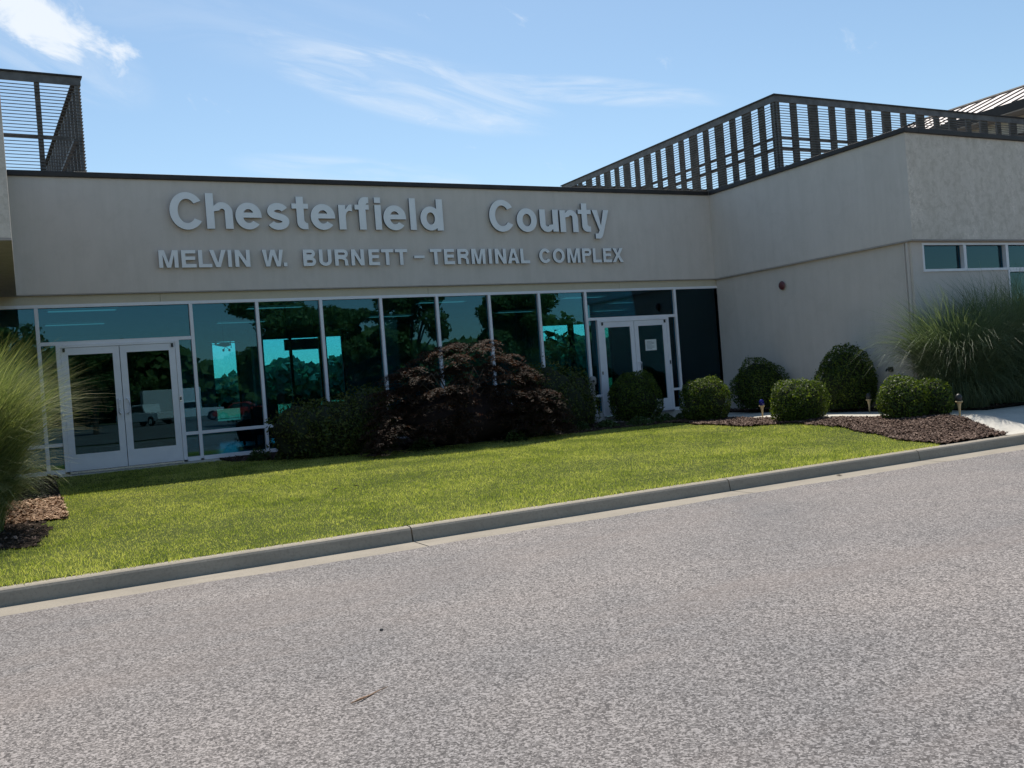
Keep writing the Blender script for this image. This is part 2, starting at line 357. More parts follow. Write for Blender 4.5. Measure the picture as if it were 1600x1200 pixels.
def mulch(name, a, b, cc):
    k = Mat(name); v = k.vor(38, out='Color'); sp = k.n('ShaderNodeSeparateColor'); k.l(v, sp.inputs[0])
    k.col(k.ramp(sp.outputs[0], [(0.0, a), (0.6, b), (1.0, cc)])).set(0.95, spec=0.1).bump(k.noise(35, 5, 0.75), 1.0, 0.05); return k.m
M['mulch'] = mulch('brown_mulch', (0.035, 0.022, 0.018), (0.085, 0.055, 0.045), (0.17, 0.12, 0.10))
M['soil'] = mulch('bed_soil', (0.022, 0.016, 0.012), (0.05, 0.036, 0.028), (0.10, 0.075, 0.055))
M['chip'] = island_mat('bark_chip', [(0.1, (0.05, 0.030, 0.022)), (0.6, (0.14, 0.085, 0.062)), (0.9, (0.27, 0.19, 0.15)), (1.0, (0.50, 0.41, 0.33))], 0.85)
M['chip_light'] = island_mat('fresh_wood_chip', [(0.1, (0.14, 0.08, 0.05)), (0.6, (0.34, 0.21, 0.13)), (1.0, (0.60, 0.43, 0.30))], 0.85)
M['ground'] = plain('open_ground', (0.09, 0.105, 0.045), 0.95, 0, 0.4, 0.15)
M['far_asphalt'] = plain('car_park_asphalt', (0.13, 0.125, 0.12), 0.9, 0, 0.2, 0.5)
M['tarmac'] = plain('apron_concrete', (0.38, 0.37, 0.34), 0.9, 0, 0.1, 0.2)

# ---------------------------------------------------------------- ground, road, kerb
def sstep(a, b, x):
    t = np.clip((np.asarray(x, float) - a) / (b - a), 0, 1); return t * t * (3 - 2 * t)
def gz(X, Y):
    X = np.asarray(X, float); Y = np.asarray(Y, float)
    b = np.maximum(-0.05 - 0.33 * (18.76 - Y) / 9.5, -0.38); r = -0.38 + 0.23 * sstep(9.20, 10.7, Y); w = sstep(11.5, 13.5, X)
    return b * (1 - w) + r * w
def G(x, y): return float(gz(x, y))

g_ = MB(); g_.add([(-1500,-1500,-0.60),(1500,-1500,-0.60),(1500,8.0,-0.60),(-1500,8.0,-0.60)], [(0,1,2,3)])
g_.add([(-1500,8.0,-0.60),(-30,8.0,-0.60),(-30,1500,-0.60),(-1500,1500,-0.60)], [(0,1,2,3)])
g_.add([(60,8.0,-0.60),(1500,8.0,-0.60),(1500,1500,-0.60),(60,1500,-0.60)], [(0,1,2,3)])
g_.add([(-30,8.0,-0.60),(60,8.0,-0.60),(60,1500,-0.60),(-30,1500,-0.60)], [(0,1,2,3)])
structure(g_.build('ground', M['ground']))
rx_ = [-40.0] + [-4 + 0.12 * i for i in range(300)] + [70.0]; nr_ = len(rx_)
ed_ = [8.60 + 0.016*math.sin(x*1.9) + 0.011*math.sin(x*5.3+1) + random.uniform(-.007, .007) for x in rx_]
rd_ = MB().add([(-40,-9,-0.53),(70,-9,-0.53)] + [(x, 8.35, -0.53) for x in rx_] + [(x, e, -0.5175) for x, e in zip(rx_, ed_)] + [(x, e+.004, -0.535) for x, e in zip(rx_, ed_)],
    [tuple([0, 1] + [2+i for i in range(nr_-1, -1, -1)])] + [(2+i, 3+i, 3+i+nr_, 2+i+nr_) for i in range(nr_-1)] + [(2+i+nr_, 3+i+nr_, 3+i+2*nr_, 2+i+2*nr_) for i in range(nr_-1)])
structure(rd_.build('road', M['asphalt']))
structure(MB().add([(-40,-75,-0.56),(70,-75,-0.56),(70,-12,-0.56),(-40,-12,-0.56)], [(0,1,2,3)]).build('car_park', M['far_asphalt']))
structure(MB().add([(-100,62,-0.50),(140,62,-0.50),(140,70,-0.50),(-100,70,-0.50)], [(0,1,2,3)]).build('apron', M['tarmac']))
joints = [-36.0] + [3.43 - 4.15 * i for i in range(9, 0, -1)] + [3.43, 7.65, 11.1] + [11.1 + 3.4 * i for i in range(1, 9)]
kb = MB(); gt = MB()
prof = [(9.035,-0.60),(9.05,-0.53),(9.075,-0.41),(9.090,-0.390),(9.115,-0.380),(9.205,-0.376),(9.215,-0.60)]
for a, b in zip(joints[:-1], joints[1:]):
    a2, b2 = a + 0.008, b - 0.008; n = len(prof)
    kb.add([(a2, y, z) for y, z in prof] + [(b2, y, z) for y, z in prof], [(i, i+1, i+1+n, i+n) for i in range(n-1)] + [tuple(range(n-1,-1,-1)), tuple(range(n, 2*n))])
    gt.add([(a2,8.52,-0.60),(b2,8.52,-0.60),(b2,8.52,-0.522),(a2,8.52,-0.522),(a2,9.04,-0.526),(b2,9.04,-0.526),(b2,9.04,-0.60),(a2,9.04,-0.60)], [(0,1,2,3),(3,2,5,4),(4,5,6,7),(0,3,4,7),(1,6,5,2)])
structure(kb.build('kerb', M['kerb'])); structure(gt.build('gutter', M['gutter']))

# the planted strip between kerb and building, one fine grid sorted into surfaces
def interp(x, pts): return np.interp(x, [p[0] for p in pts], [p[1] for p in pts])
bed_edge = [(-12, 16.6), (0.2, 16.6), (0.5, 19), (3.1, 19), (3.3, 17.9), (4.1, 17.2), (5.4, 16.75), (8.4, 16.3), (12.1, 16.05), (12.6, 15.9)]
mulch_edge = [(9.2, 11.75), (10.1, 11.9), (11.5, 12.4), (13.0, 12.62), (14.0, 12.15), (16.0, 12.1), (16.1, 12.1)]
walk_edge = [(9.0, 13.2), (9.7, 13.55), (10.3, 13.8), (10.8, 13.95), (11.4, 13.55), (12.9, 13.45), (13.5, 13.2), (15.25, 13.3), (16.2, 13.3)]
def wob(x, y, s, a): return a * (np.sin(x * s * 1.7 + 1.3 * np.sin(y * s)) + np.sin(y * s * 2.3 + x * s) + 0.6 * np.sin((x - y) * s * 4.1)) / 2.6
def region(x, y):
    """0 lawn, 1 bed soil, 2 mulch, 3 path, 4 fresh chips"""
    r = np.zeros(x.shape, int); w = wob(x, y, 2.1, 0.10)
    r[(y > interp(x, bed_edge) + w) & (x < 13.3)] = 1
    r[(x > interp(y, mulch_edge) + w) & (y < 16.3)] = 2
    r[(x < 0.10 + w) & (y > 11.1 + w) & (y < 13.0)] = 1
    r[(x < 0.37) & (y > 12.9) & (y < 15.1)] = 4
    r[(x < 0.37) & (y >= 15.1)] = 1
    r[(x > interp(y, walk_edge) + w * 0.25)] = 3
    r[(x > 11.3) & (y > 17.35) & (x < 16)] = 3
    r[(x > 15.0) & (y > 12.35)] = 1
    r[(x > 15.25) & (y > 10.95)] = 1
    r[(x > 0.45) & (x < 3.25) & (y > 18.35)] = 3
    return r
DX = 0.06
xs = np.arange(-12, 30, DX); ys = np.arange(9.20, 18.80, DX)
XX, YY = np.meshgrid(xs, ys); nx, ny = len(xs), len(ys)
ZZ = gz(XX, YY)
cx = XX[:-1, :-1] + DX / 2; cy = YY[:-1, :-1] + DX / 2; reg = region(cx, cy)
idx = np.arange(nx * ny).reshape(ny, nx)
quads = np.stack([idx[:-1, :-1], idx[:-1, 1:], idx[1:, 1:], idx[1:, :-1]], -1)
bumpz = {0: 0.006, 1: 0.018, 2: 0.03, 3: 0.0, 4: 0.02}
for rid, nm, mt in ((0, 'lawn', 'lawn'), (1, 'planting_bed', 'soil'), (2, 'mulch_bed', 'mulch'), (3, 'path', 'path'), (4, 'wood_chip_bed', 'chip_light')):
    q = quads[reg == rid]
    used = np.unique(q); remap = np.zeros(nx * ny, int); remap[used] = np.arange(len(used))
    V = np.stack([XX.ravel()[used], YY.ravel()[used], ZZ.ravel()[used] + RNG.normal(0, 1, len(used)) * bumpz[rid] * 0.5 + bumpz[rid]], 1)
    o = npmesh(nm, V, remap[q], M[mt]); structure(o)
# grass blades
def scatter(n, x0, x1, y0, y1, rid):
    x = RNG.uniform(x0, x1, n); y = RNG.uniform(y0, y1, n); k = region(x, y) == rid; return x[k], y[k]
gx_, gy_ = scatter(560000, -2.2, 14.2, 9.16, 18.8, 0)
vis = (gx_ < 1.03 * gy_ * 1.6) & (gx_ > -0.06 * gy_ - 0.6); gx_, gy_ = gx_[vis], gy_[vis]
dens = 0.5 + 0.5 * (np.sin(gx_ * 1.3 + 2 * np.sin(gy_ * 0.9)) * np.sin(gy_ * 2.1 + np.sin(gx_ * 0.7)))
n = len(gx_); h = RNG.uniform(0.013, 0.036, n) * (0.75 + 0.6 * dens); edge = gy_ < 9.32; h[edge] *= 1.6
a = RNG.uniform(0, 2 * np.pi, n); w = RNG.uniform(0.002, 0.0042, n); ln = h * RNG.uniform(0.1, 0.9, n); la = RNG.uniform(0, 2 * np.pi, n)
z0 = gz(gx_, gy_)
P0 = np.stack([gx_ - w * np.cos(a), gy_ - w * np.sin(a), z0], 1); P1 = np.stack([gx_ + w * np.cos(a), gy_ + w * np.sin(a), z0], 1)
P2 = np.stack([gx_ + ln * np.cos(la), gy_ + ln * np.sin(la), z0 + h], 1)
V = np.stack([P0, P1, P2], 1).reshape(-1, 3); F = np.arange(3 * n).reshape(-1, 3)
tag(npmesh('grass', V, F, M['turf']), 'short mown green grass blades covering the lawn between kerb and planting', 'grass', kind='stuff')
def chips(name, n, box, rid, mat, s0, s1, label):
    x, y = scatter(n, *box, rid); n = len(x); z = gz(x, y) + 0.03 + RNG.uniform(0, 0.02, n)
    s = RNG.uniform(s0, s1, n); a = RNG.uniform(0, 6.28, n); t = RNG.normal(0, 0.35, n); asp = RNG.uniform(0.25, 0.6, n)
    ux = np.stack([np.cos(a), np.sin(a), t], 1) * s[:, None]; uy = np.stack([-np.sin(a), np.cos(a), RNG.normal(0, 0.35, n)], 1) * (s * asp)[:, None]
    c = np.stack([x, y, z], 1); V = np.stack([c - ux - uy, c + ux - uy, c + ux + uy, c - ux + uy], 1).reshape(-1, 3)
    tag(npmesh(name, V, np.arange(4 * n).reshape(-1, 4), mat), label, 'mulch', kind='stuff')
chips('bark_mulch', 42000, (11.5, 14.2, 9.2, 16.3), 2, M['chip'], 0.006, 0.022, 'loose brown bark mulch around the clipped bushes beside the path')
chips('wood_chips', 9000, (-1.5, 0.5, 12.9, 15.1), 4, M['chip_light'], 0.012, 0.032, 'pale fresh wood chips in the bed under the left clump of tall grass')
chips('bed_litter', 26000, (-1.5, 16, 11.0, 18.7), 1, M['chip'], 0.008, 0.022, 'dark leaf litter and bark on the planting bed in front of the windows')

# ---------------------------------------------------------------- building
B = empty('terminal_building', (0, 0, 0), 'low beige stucco terminal building with teal glass front and two projecting wings', 'building')
Z0, ZL, ZD, ZG, ZB, ZC, ZT = 0.0, 0.499, 2.30, 3.043, 3.226, 5.35, 5.45
XW, YF = 15.82, 12.70
# fascias
MB().box(-0.01, XW, 18.70, 19.0, ZB, ZC).build('fascia', M['stucco'], B)
MB().add([(XW,YF,ZB),(XW,18.70,ZB),(XW,18.70,ZC),(XW,YF,ZC),(XW+0.25,YF+0.25,ZB),(XW+0.25,18.70,ZB),(XW+0.25,18.70,ZC),(XW+0.25,YF+0.25,ZC)],
         [(0,1,2,3)][::1] + [(4,7,6,5),(0,4,5,1),(3,2,6,7)]).build('fascia', M['stucco'], B)
MB().add([(XW,YF,ZB),(40,YF,ZB),(40,YF,ZC),(XW,YF,ZC),(XW+0.25,YF+0.25,ZB),(40,YF+0.25,ZB),(40,YF+0.25,ZC),(XW+0.25,YF+0.25,ZC)],
         [(0,1,2,3),(4,7,6,5),(0,4,5,1),(3,2,6,7)]).build('fascia', M['stucco_rough'], B)
MB().box(-0.26, -0.01, YF, 18.70, ZB, ZC).build('fascia', M['stucco_rough'], B)
MB().box(-14, -0.26, YF, YF+0.25, ZB, ZC).build('fascia', M['stucco_rough'], B)
# copings
MB().box(-0.011, XW-0.05, 18.65, 19.05, ZC, ZT).build('coping', M['coping'], B, bevel=0.01)
MB().box(XW-0.05, XW+0.35, YF-0.05, 18.65, ZC, ZT).build('coping', M['coping'], B, bevel=0.01)
MB().box(XW+0.35, 40, YF-0.05, YF+0.35, ZC, ZT).build('coping', M['coping'], B, bevel=0.01)
MB().box(-0.36, -0.012, YF, 18.65, ZC, ZT).build('coping', M['coping'], B, bevel=0.01)
MB().box(-14, -0.36, YF-0.05, YF+0.35, ZC, ZT).build('coping', M['coping'], B, bevel=0.01)
# shadow gap, soffits, header band
MB().box(-0.01, XW, 18.702, 18.80, ZB-0.02, ZB-0.003).build('soffit', M['soffit'], B)
MB().box(XW, XW+0.14, YF, 18.70, ZB-0.03, ZB-0.003).build('soffit', M['soffit'], B)
MB().box(XW+0.14, 40, YF, YF+0.16, ZB-0.03, ZB-0.003).build('soffit', M['soffit'], B)
MB().box(-1.89, -0.01, YF, 18.70, ZB-0.03, ZB-0.003).build('soffit', M['soffit'], B)
hb = MB()
hx = [-1.9, 2.4, 7.9, 12.9, 15.9]
for a, b in zip(hx[:-1], hx[1:]): hb.box(a+0.003, b-0.003, 18.76, 19.0, ZG, ZB-0.022)
hb.build('header_band', M['band'], B)
# walls
MB().box(XW+0.08, XW+0.28, YF+0.10, 18.76, -0.3, ZB-0.03).build('wall', M['stucco_wall'], B)
MB().box(-2.1, -1.9, YF+0.1, 18.76, -0.4, ZB-0.03).build('wall', M['stucco_wall'], B)
fw = MB(); fy = YF + 0.10
fw.box(XW+0.281, 16.20, fy, fy+0.2, -0.3, ZB-0.03); fw.box(16.20, 18.86, fy, fy+0.2, -0.3, 2.58); fw.box(16.20, 40, fy, fy+0.2, 3.16, ZB-0.03); fw.box(18.86, 40, fy, fy+0.2, -0.3, 0.5)
fw.build('wall', M['stucco_wall'], B)
MB().box(XW+0.03, XW+0.075, YF+0.16, YF+0.20, 0.0, ZB-0.04).box(XW+0.03, XW+0.05, YF+0.24, YF+0.26, 0.0, ZB-0.04).build('corner_trim', M['stucco'], B)
MB().box(-14, -2.101, fy, fy+0.2, -0.4, ZB-0.03).build('wall', M['stucco_wall'], B)
MB().box(-1.9, XW+0.08, 18.74, 19.0, -0.6, -0.035).build('plinth', M['path'], B)
# roof decks
MB().box(-13.8, 40, 19.05, 27.0, 4.9, 5.1).box(-13.8, -0.3, YF+0.3, 19.04, 4.9, 5.1).box(XW+0.3, 40, YF+0.3, 19.04, 4.9, 5.1).build('roof', M['gravel_roof'], B)
# rear and inner walls
rw = MB(); RY = 27.0
ops = [(4.5,5.42),(6.05,7.82),(7.96,8.52),(9.62,9.78),(11.25,11.5),(15.35,16.45),(16.55,17.25),(17.55,18.1),(-6,-4)]
ops.sort(); edges = [-14.0]
for a, b in ops: edges += [a, b]
edges.append(40.0)
for i in range(0, len(edges)-1, 2): rw.box(edges[i], edges[i+1], RY, RY+0.2, -0.5, 4.9)
for a, b in ops:
    lo = 0.45 if b - a > 0.4 else 1.9
    rw.box(a, b, RY, RY+0.2, 2.74, 4.9); rw.box(a, b, RY, RY+0.2, -0.5, lo)
rw.build('rear_wall', [M['inner_wall']], B)
for a, b in ops:
    lo = 0.45 if b - a > 0.4 else 1.9
    fr = MB(); fr.box(a, a+0.05, RY+0.04, RY+0.12, lo, 2.74).box(b-0.05, b, RY+0.04, RY+0.12, lo, 2.74).box(a+0.05, b-0.05, RY+0.04, RY+0.12, lo, lo+0.06)
    if b - a > 1.3: fr.box((a+b)/2-0.04, (a+b)/2+0.04, RY+0.04, RY+0.12, lo+0.06, 2.74)
    w_ = MB().box(a, b, RY+0.075, RY+0.083, lo, 2.74).build('rear_window', M['glass_rear'], B)
    fr.build('frame', M['inner_dark'], w_)
MB().box(-13.9, -1.95, 19.1, 26.99, -0.3, -0.02).box(-1.95, 40, 19.02, 26.99, -0.3, -0.02).build('interior_floor', M['inner_floor'], B)
MB().box(-13.9, 40, 19.02, 26.99, 3.06, 3.12).build('ceiling', M['inner_ceiling'], B)
for bx_ in ((-2.3, -1.95, 19.02, 26.98), (3.2, 4.2, 24.0, 24.2), (8.9, 9.3, 24.5, 24.9), (5.5, 5.78, 25.4, 25.7), (10.4, 14.0, 26.2, 26.4), (19.2, 19.4, 19.02, 26.98), (16.6, 19.2, 21.2, 21.35)):
    MB().box(*bx_, -0.02, 3.06).build('partition', M['inner_wall'], B)
MB().box(-14.0, -13.85, YF, 27.2, -0.5, 5.3).build('end_wall', M['stucco_wall'], B)
MB().box(39.9, 40.0, YF+0.3, 27.2, -0.5, 5.3).build('end_wall', M['stucco_wall'], B)
for bx_ in ((XW+0.3, 19.2, 18.8, 19.0), (-13.8, -1.95, 18.8, 19.0), (19.2, 39.8, 16.0, 16.2)):
    MB().box(*bx_, -0.3, 4.9).build('inner_wall', M['inner_wall'], B)

# storefront ----------------------------------------------------
XM = [0.278, 2.938, 4.202, 5.501, 6.799, 8.091, 9.365, 10.646, 11.909, 14.544]
FY0, FY1, GY = 18.75, 18.87, 18.82
hw = 0.032
for i, x in enumerate([-1.03] + XM):
    MB().box(x-hw, x+hw, FY0, FY1, 0.0, ZG-0.06).build('mullion', M['alu'], B, bevel=0.004)
MB().box(-1.9, XW+0.08, FY0, FY1, ZG-0.06, ZG-0.001).build('head_rail', M['alu'], B)
def sill(a, b): 
    MB().box(a, b, FY0-0.01, FY1, -0.03, 0.045).build('sill', M['alu'], B, bevel=0.004)
    MB().box(a, b, FY0+0.002, FY1, ZL-0.03, ZL+0.03).build('transom', M['alu'], B)
sill(-1.9, -1.03-hw); sill(-1.03+hw, XM[0]-hw)
for i in range(1, 8): sill(XM[i]+hw, XM[i+1]-hw)
sill(XM[9]+hw, XW+0.08)
def pane(x0, x1, z0, z1, mat='glass', parent=B, name='window'):
    return MB().box(x0-0.012, x1+0.012, GY-0.004, GY+0.004, z0-0.012, z1+0.012).build(name, M[mat], parent)
# fixed bays
bays = [(-1.88, -1.03-hw), (-1.03+hw, XM[0]-hw)] + [(XM[i]+hw, XM[i+1]-hw) for i in range(1, 8)] + [(XM[9]+hw, XW+0.06)]
for a, b in bays:
    pane(a, b, ZL+0.03, ZG-0.06); pane(a, b, 0.045, ZL-0.03)
# door bays
def door_bay(x0, x1, pull, closers):
    MB().box(x0, x1, FY0, FY1, ZD, ZD+0.065).build('transom', M['alu'], B)
    pane(x0, x1, ZD+0.065, ZG-0.06)
    sw = 0.235                                      # sidelights
    for s in (0, 1):
        a, b = (x0, x0+sw) if s == 0 else (x1-sw, x1)
        jx = b if s == 0 else a - 0.075
        MB().box(jx, jx+0.075, FY0-0.02, FY1, 0.0, ZD-0.001).build('door_jamb', M['alu'], B, bevel=0.004)
        MB().box(a, b, FY0, FY1, ZL-0.03, ZL+0.03).build('transom', M['alu'], B)
        MB().box(a, b, FY0-0.01, FY1, -0.03, 0.05).build('sill', M['alu'], B)
        pane(a, b, ZL+0.03, ZD); pane(a, b, 0.05, ZL-0.03)
    a, b = x0 + sw + 0.075, x1 - sw - 0.075
    MB().box(a, b, FY0-0.02, FY1, ZD-0.05, ZD-0.002).build('door_head', M['alu'], B)
    mid = (a + b) / 2
    MB().box(a, b, FY0-0.06, FY1, -0.045, -0.005).build('threshold', M['chrome'], B)
    for s in (0, 1):
        p, q = (a+0.004, mid-0.006) if s == 0 else (mid+0.006, b-0.004)
        f = MB(); y0, y1 = FY0-0.01, FY0+0.04
        st, tr, br = 0.115, 0.13, 0.30
        f.box(p, p+st, y0, y1, 0.0, ZD-0.055).box(q-st, q, y0, y1, 0.0, ZD-0.055).box(p+st, q-st, y0, y1, ZD-0.055-tr, ZD-0.055).box(p+st, q-st, y0, y1, 0.0, br)
        d = f.build('door', M['alu'], B)
        MB().box(p+st-0.01, q-st+0.01, y0+0.02, y0+0.028, br-0.01, ZD-0.055-tr+0.01).build('pane', M['glass_door'], d)
        if pull[s]:
            hx_ = (q - st/2) if s == 0 else (p + st/2); dr = -1 if s == 0 else 1
            h = MB().tube([(hx_, y0, 0.98), (hx_, y0-0.05, 0.98), (hx_+dr*0.03, y0-0.075, 1.01), (hx_+dr*0.03, y0-0.075, 1.22), (hx_, y0-0.05, 1.25), (hx_, y0, 1.25)], 0.014, 8)
            h.build('handle', M['alu'], d, smooth=True)
        ex = (p+0.05) if s == 0 else (q-0.05)
        MB().box(ex-0.02, ex+0.02, y0-0.02, y0-0.001, ZD-0.13, ZD-0.06).build('pivot', M['dark'], d)
        if s == 1: MB().box(q+0.012, q+0.052, FY0-0.032, FY0-0.021, 1.13, 1.23).box(q+0.017, q+0.047, FY0-0.036, FY0-0.0325, 1.15, 1.21, 1).build('card_reader', [M['chrome'], M['dark']], B)
        if s == 0: MB().box(p-0.055, p-0.02, FY0-0.032, FY0-0.021, 1.0, 1.07).build('keyhole_plate', M['chrome'], B)
    return a, mid, b
door_bay(XM[0]+hw, XM[1]-hw, (True, True), True)
da, dm, db = door_bay(XM[8]+hw, XM[9]-hw, (False, True), True)
nt_ = MB().box(13.53, 13.86, FY0-0.004, FY0+0.006, 1.50, 1.77)
o = nt_.build('paper_notice', M['paper']); tag(o, 'small pale paper notice taped inside the glass of the right entrance door', 'notice')
t_ = MB()
for i in range(7): t_.box(13.57, 13.57 + (0.22 if i % 3 else 0.15), FY0-0.006, FY0-0.0045, 1.72-i*0.03, 1.728-i*0.03)
t_.build('printed_lines', M['ink'], o)

# front windows of the right wing
wy = fy + 0.02
def wing_window(x0, x1, z0, z1):
    w_ = MB().box(x0+0.03, x1-0.03, wy+0.05, wy+0.058, z0+0.03, z1-0.03).build('window', M['glass'], B)
    MB().box(x0, x0+0.04, wy-0.04, wy+0.08, z0, z1).box(x1-0.04, x1, wy-0.04, wy+0.08, z0, z1).box(x0+0.04, x1-0.04, wy-0.04, wy+0.08, z0, z0+0.05).box(x0+0.04, x1-0.04, wy-0.04, wy+0.08, z1-0.04, z1).build('frame', M['alu'], w_)
wing_window(16.20, 17.49, 2.58, 3.16); wing_window(17.492, 18.86, 2.58, 3.16)
for i in range(6):
    a = 18.862 + 1.35 * i; wing_window(a, a+1.348, 2.58, 3.16); wing_window(a, a+1.348, 0.5, 2.578)

# entrance tower roof behind the right wing
EX = 28.0
tw = MB().box(EX+0.7, EX+5.3, 12.9, 26.6, 5.1, 8.19); tw.build('tower_wall', M['stucco_rough'], B)
MB().box(EX, EX+6, 12.2, 27.0, 8.19, 8.22).build('soffit', M['soffit'], B)
zE, zR = 8.48, 9.68
MB().box(EX-0.02, EX+0.04, 12.2, 27.0, 8.22, 8.50).box(EX+0.04, EX+6, 12.14, 12.2, 8.22, 8.50).box(EX+0.04, EX+6, 27.0, 27.06, 8.22, 8.50).build('eaves_fascia', M['coping'], B)
y0, y1, xr = 12.2, 27.0, EX + 3.0
rv = [(EX,y0,zE),(EX,y1,zE),(xr,y1-3,zR),(xr,y0+3,zR),(EX+6,y0,zE),(EX+6,y1,zE)]
rf = MB().add(rv, [(0,3,2,1),(1,2,5),(5,2,3,4),(4,3,0)]).build('tower_roof', M['seam'], B)
sm = MB()
slope = (zR - zE) / 3.0
yy = y0 + 0.25
while yy < y1:
    run = min(3.0, yy - y0, y1 - yy)
    a = Vector((EX, yy, zE+0.02)); b = Vector((EX+run, yy, zE+run*slope+0.02)); c_ = (a+b)/2; dr = (b-a)/2; nn = Vector((-slope, 0, 1)).normalized()
    sm.obox(c_+nn*0.004, dr, (0,0.012,0), nn*0.018)
    yy += 0.60
sm.tube([(xr, y0+3, zR+.02), (xr, y1-3, zR+.02)], 0.06, 6)
for (yy0, sgn) in ((y0, 1), (y1, -1)):
    a = Vector((EX, yy0, zE+0.03)); b = Vector((xr, yy0+sgn*3.0, zR+0.03)); sm.tube([a, b], 0.05, 6)
sm.build('seam', M['coping'], rf)

# ---------------------------------------------------------------- louvred roof screens
def roof_screen(name, x0, x1, y0, y1, z0, z1, label, sx, sy, rails, thick, thin, turn=0.0):
    T = empty(name, (0, 0, 0), label, 'roof screen', 'louvred screens on the roof')
    def side(kind, fixed, a, b, step, inward):
        k = 0; p = a
        while p <= b + 1e-3:
            wd = (thick if k % 2 == 0 else thin) / 2
            if k == 0: wd = thick * 0.6
            lo, hi = max(a, p-wd), min(b, p+wd)
            d = 0.05
            mbp = MB()
            if kind == 'y': mbp.box(fixed+inward*0.03, fixed+inward*(0.03+d), lo, hi, z0, z1-0.16)
            else: mbp.box(lo, hi, fixed+inward*0.03, fixed+inward*(0.03+d), z0, z1-0.16)
            for i_, v_ in enumerate(mbp.v): pass
            mbp.build('post', M['screen'], T)
            p += step; k += 1
        sl_ = MB(); z = z0 + 0.04
        while z < z1 - 0.2:
            if kind == 'y': sl_.box(fixed-0.015 if inward > 0 else fixed-0.02, fixed+0.02 if inward > 0 else fixed+0.015, a-0.015, b+0.015, z, z+0.007)
            else: sl_.box(a+0.016, b-0.016, fixed-0.015, fixed+0.02, z, z+0.007)
            z += 0.062
        sl_.build('slats', M['screen'], T)
        for zr in rails:
            if kind == 'y': MB().box(fixed+inward*0.083, fixed+inward*0.15, a+0.2, b-0.2, zr-0.03, zr+0.03).build('rail', M['screen'], T)
            else: MB().box(a+0.2, b-0.2, fixed+inward*0.083, fixed+inward*0.15, zr-0.03, zr+0.03).build('rail', M['screen'], T)
        if kind == 'y': MB().box(fixed-0.02, fixed+0.02, a-0.02, b+0.02, z1-0.18, z1-0.03).build('top_band', M['screen'], T)
        else: MB().box(a+0.021, b-0.021, fixed-0.02, fixed+0.02, z1-0.18, z1-0.03).build('top_band', M['screen'], T)
    side('y', x0, y0, y1, sy, 1); side('y', x1, y0, y1, sy, -1); side('x', y0, x0, x1, sx, 1); side('x', y1, x0, x1, sx, -1)
    e = 0.05; cpb = MB(); cpb.box(x0-e, x1+e, y0-e, y0+0.1, z1-0.029, z1).box(x0-e, x1+e, y1-0.1, y1+e, z1-0.029, z1).box(x0-e, x0+0.1, y0+0.1, y1-0.1, z1-0.029, z1).box(x1-0.1, x1+e, y0+0.1, y1-0.1, z1-0.029, z1)
    cpb.build('cap', M['coping'], T)
    if turn:
        T.rotation_euler = (0, 0, R(turn)); pv = Vector((x1, y0, 0)); T.location = pv - Matrix.Rotation(R(turn), 3, 'Z') @ pv
    return T
roof_screen('roof_screen', 16.20, 27.4, 16.55, 26.4, 5.1, 7.32, 'long louvred dark metal screen around the roof plant on the right wing', 0.64, 0.52, (6.33, 6.06), 0.30, 0.19)
roof_screen('roof_screen', -9.0, 1.33, 19.35, 27.6, 5.1, 7.43, 'short louvred dark metal screen on the roof at the left edge', 0.80, 0.55, (6.26,), 0.09, 0.07, turn=3.2)

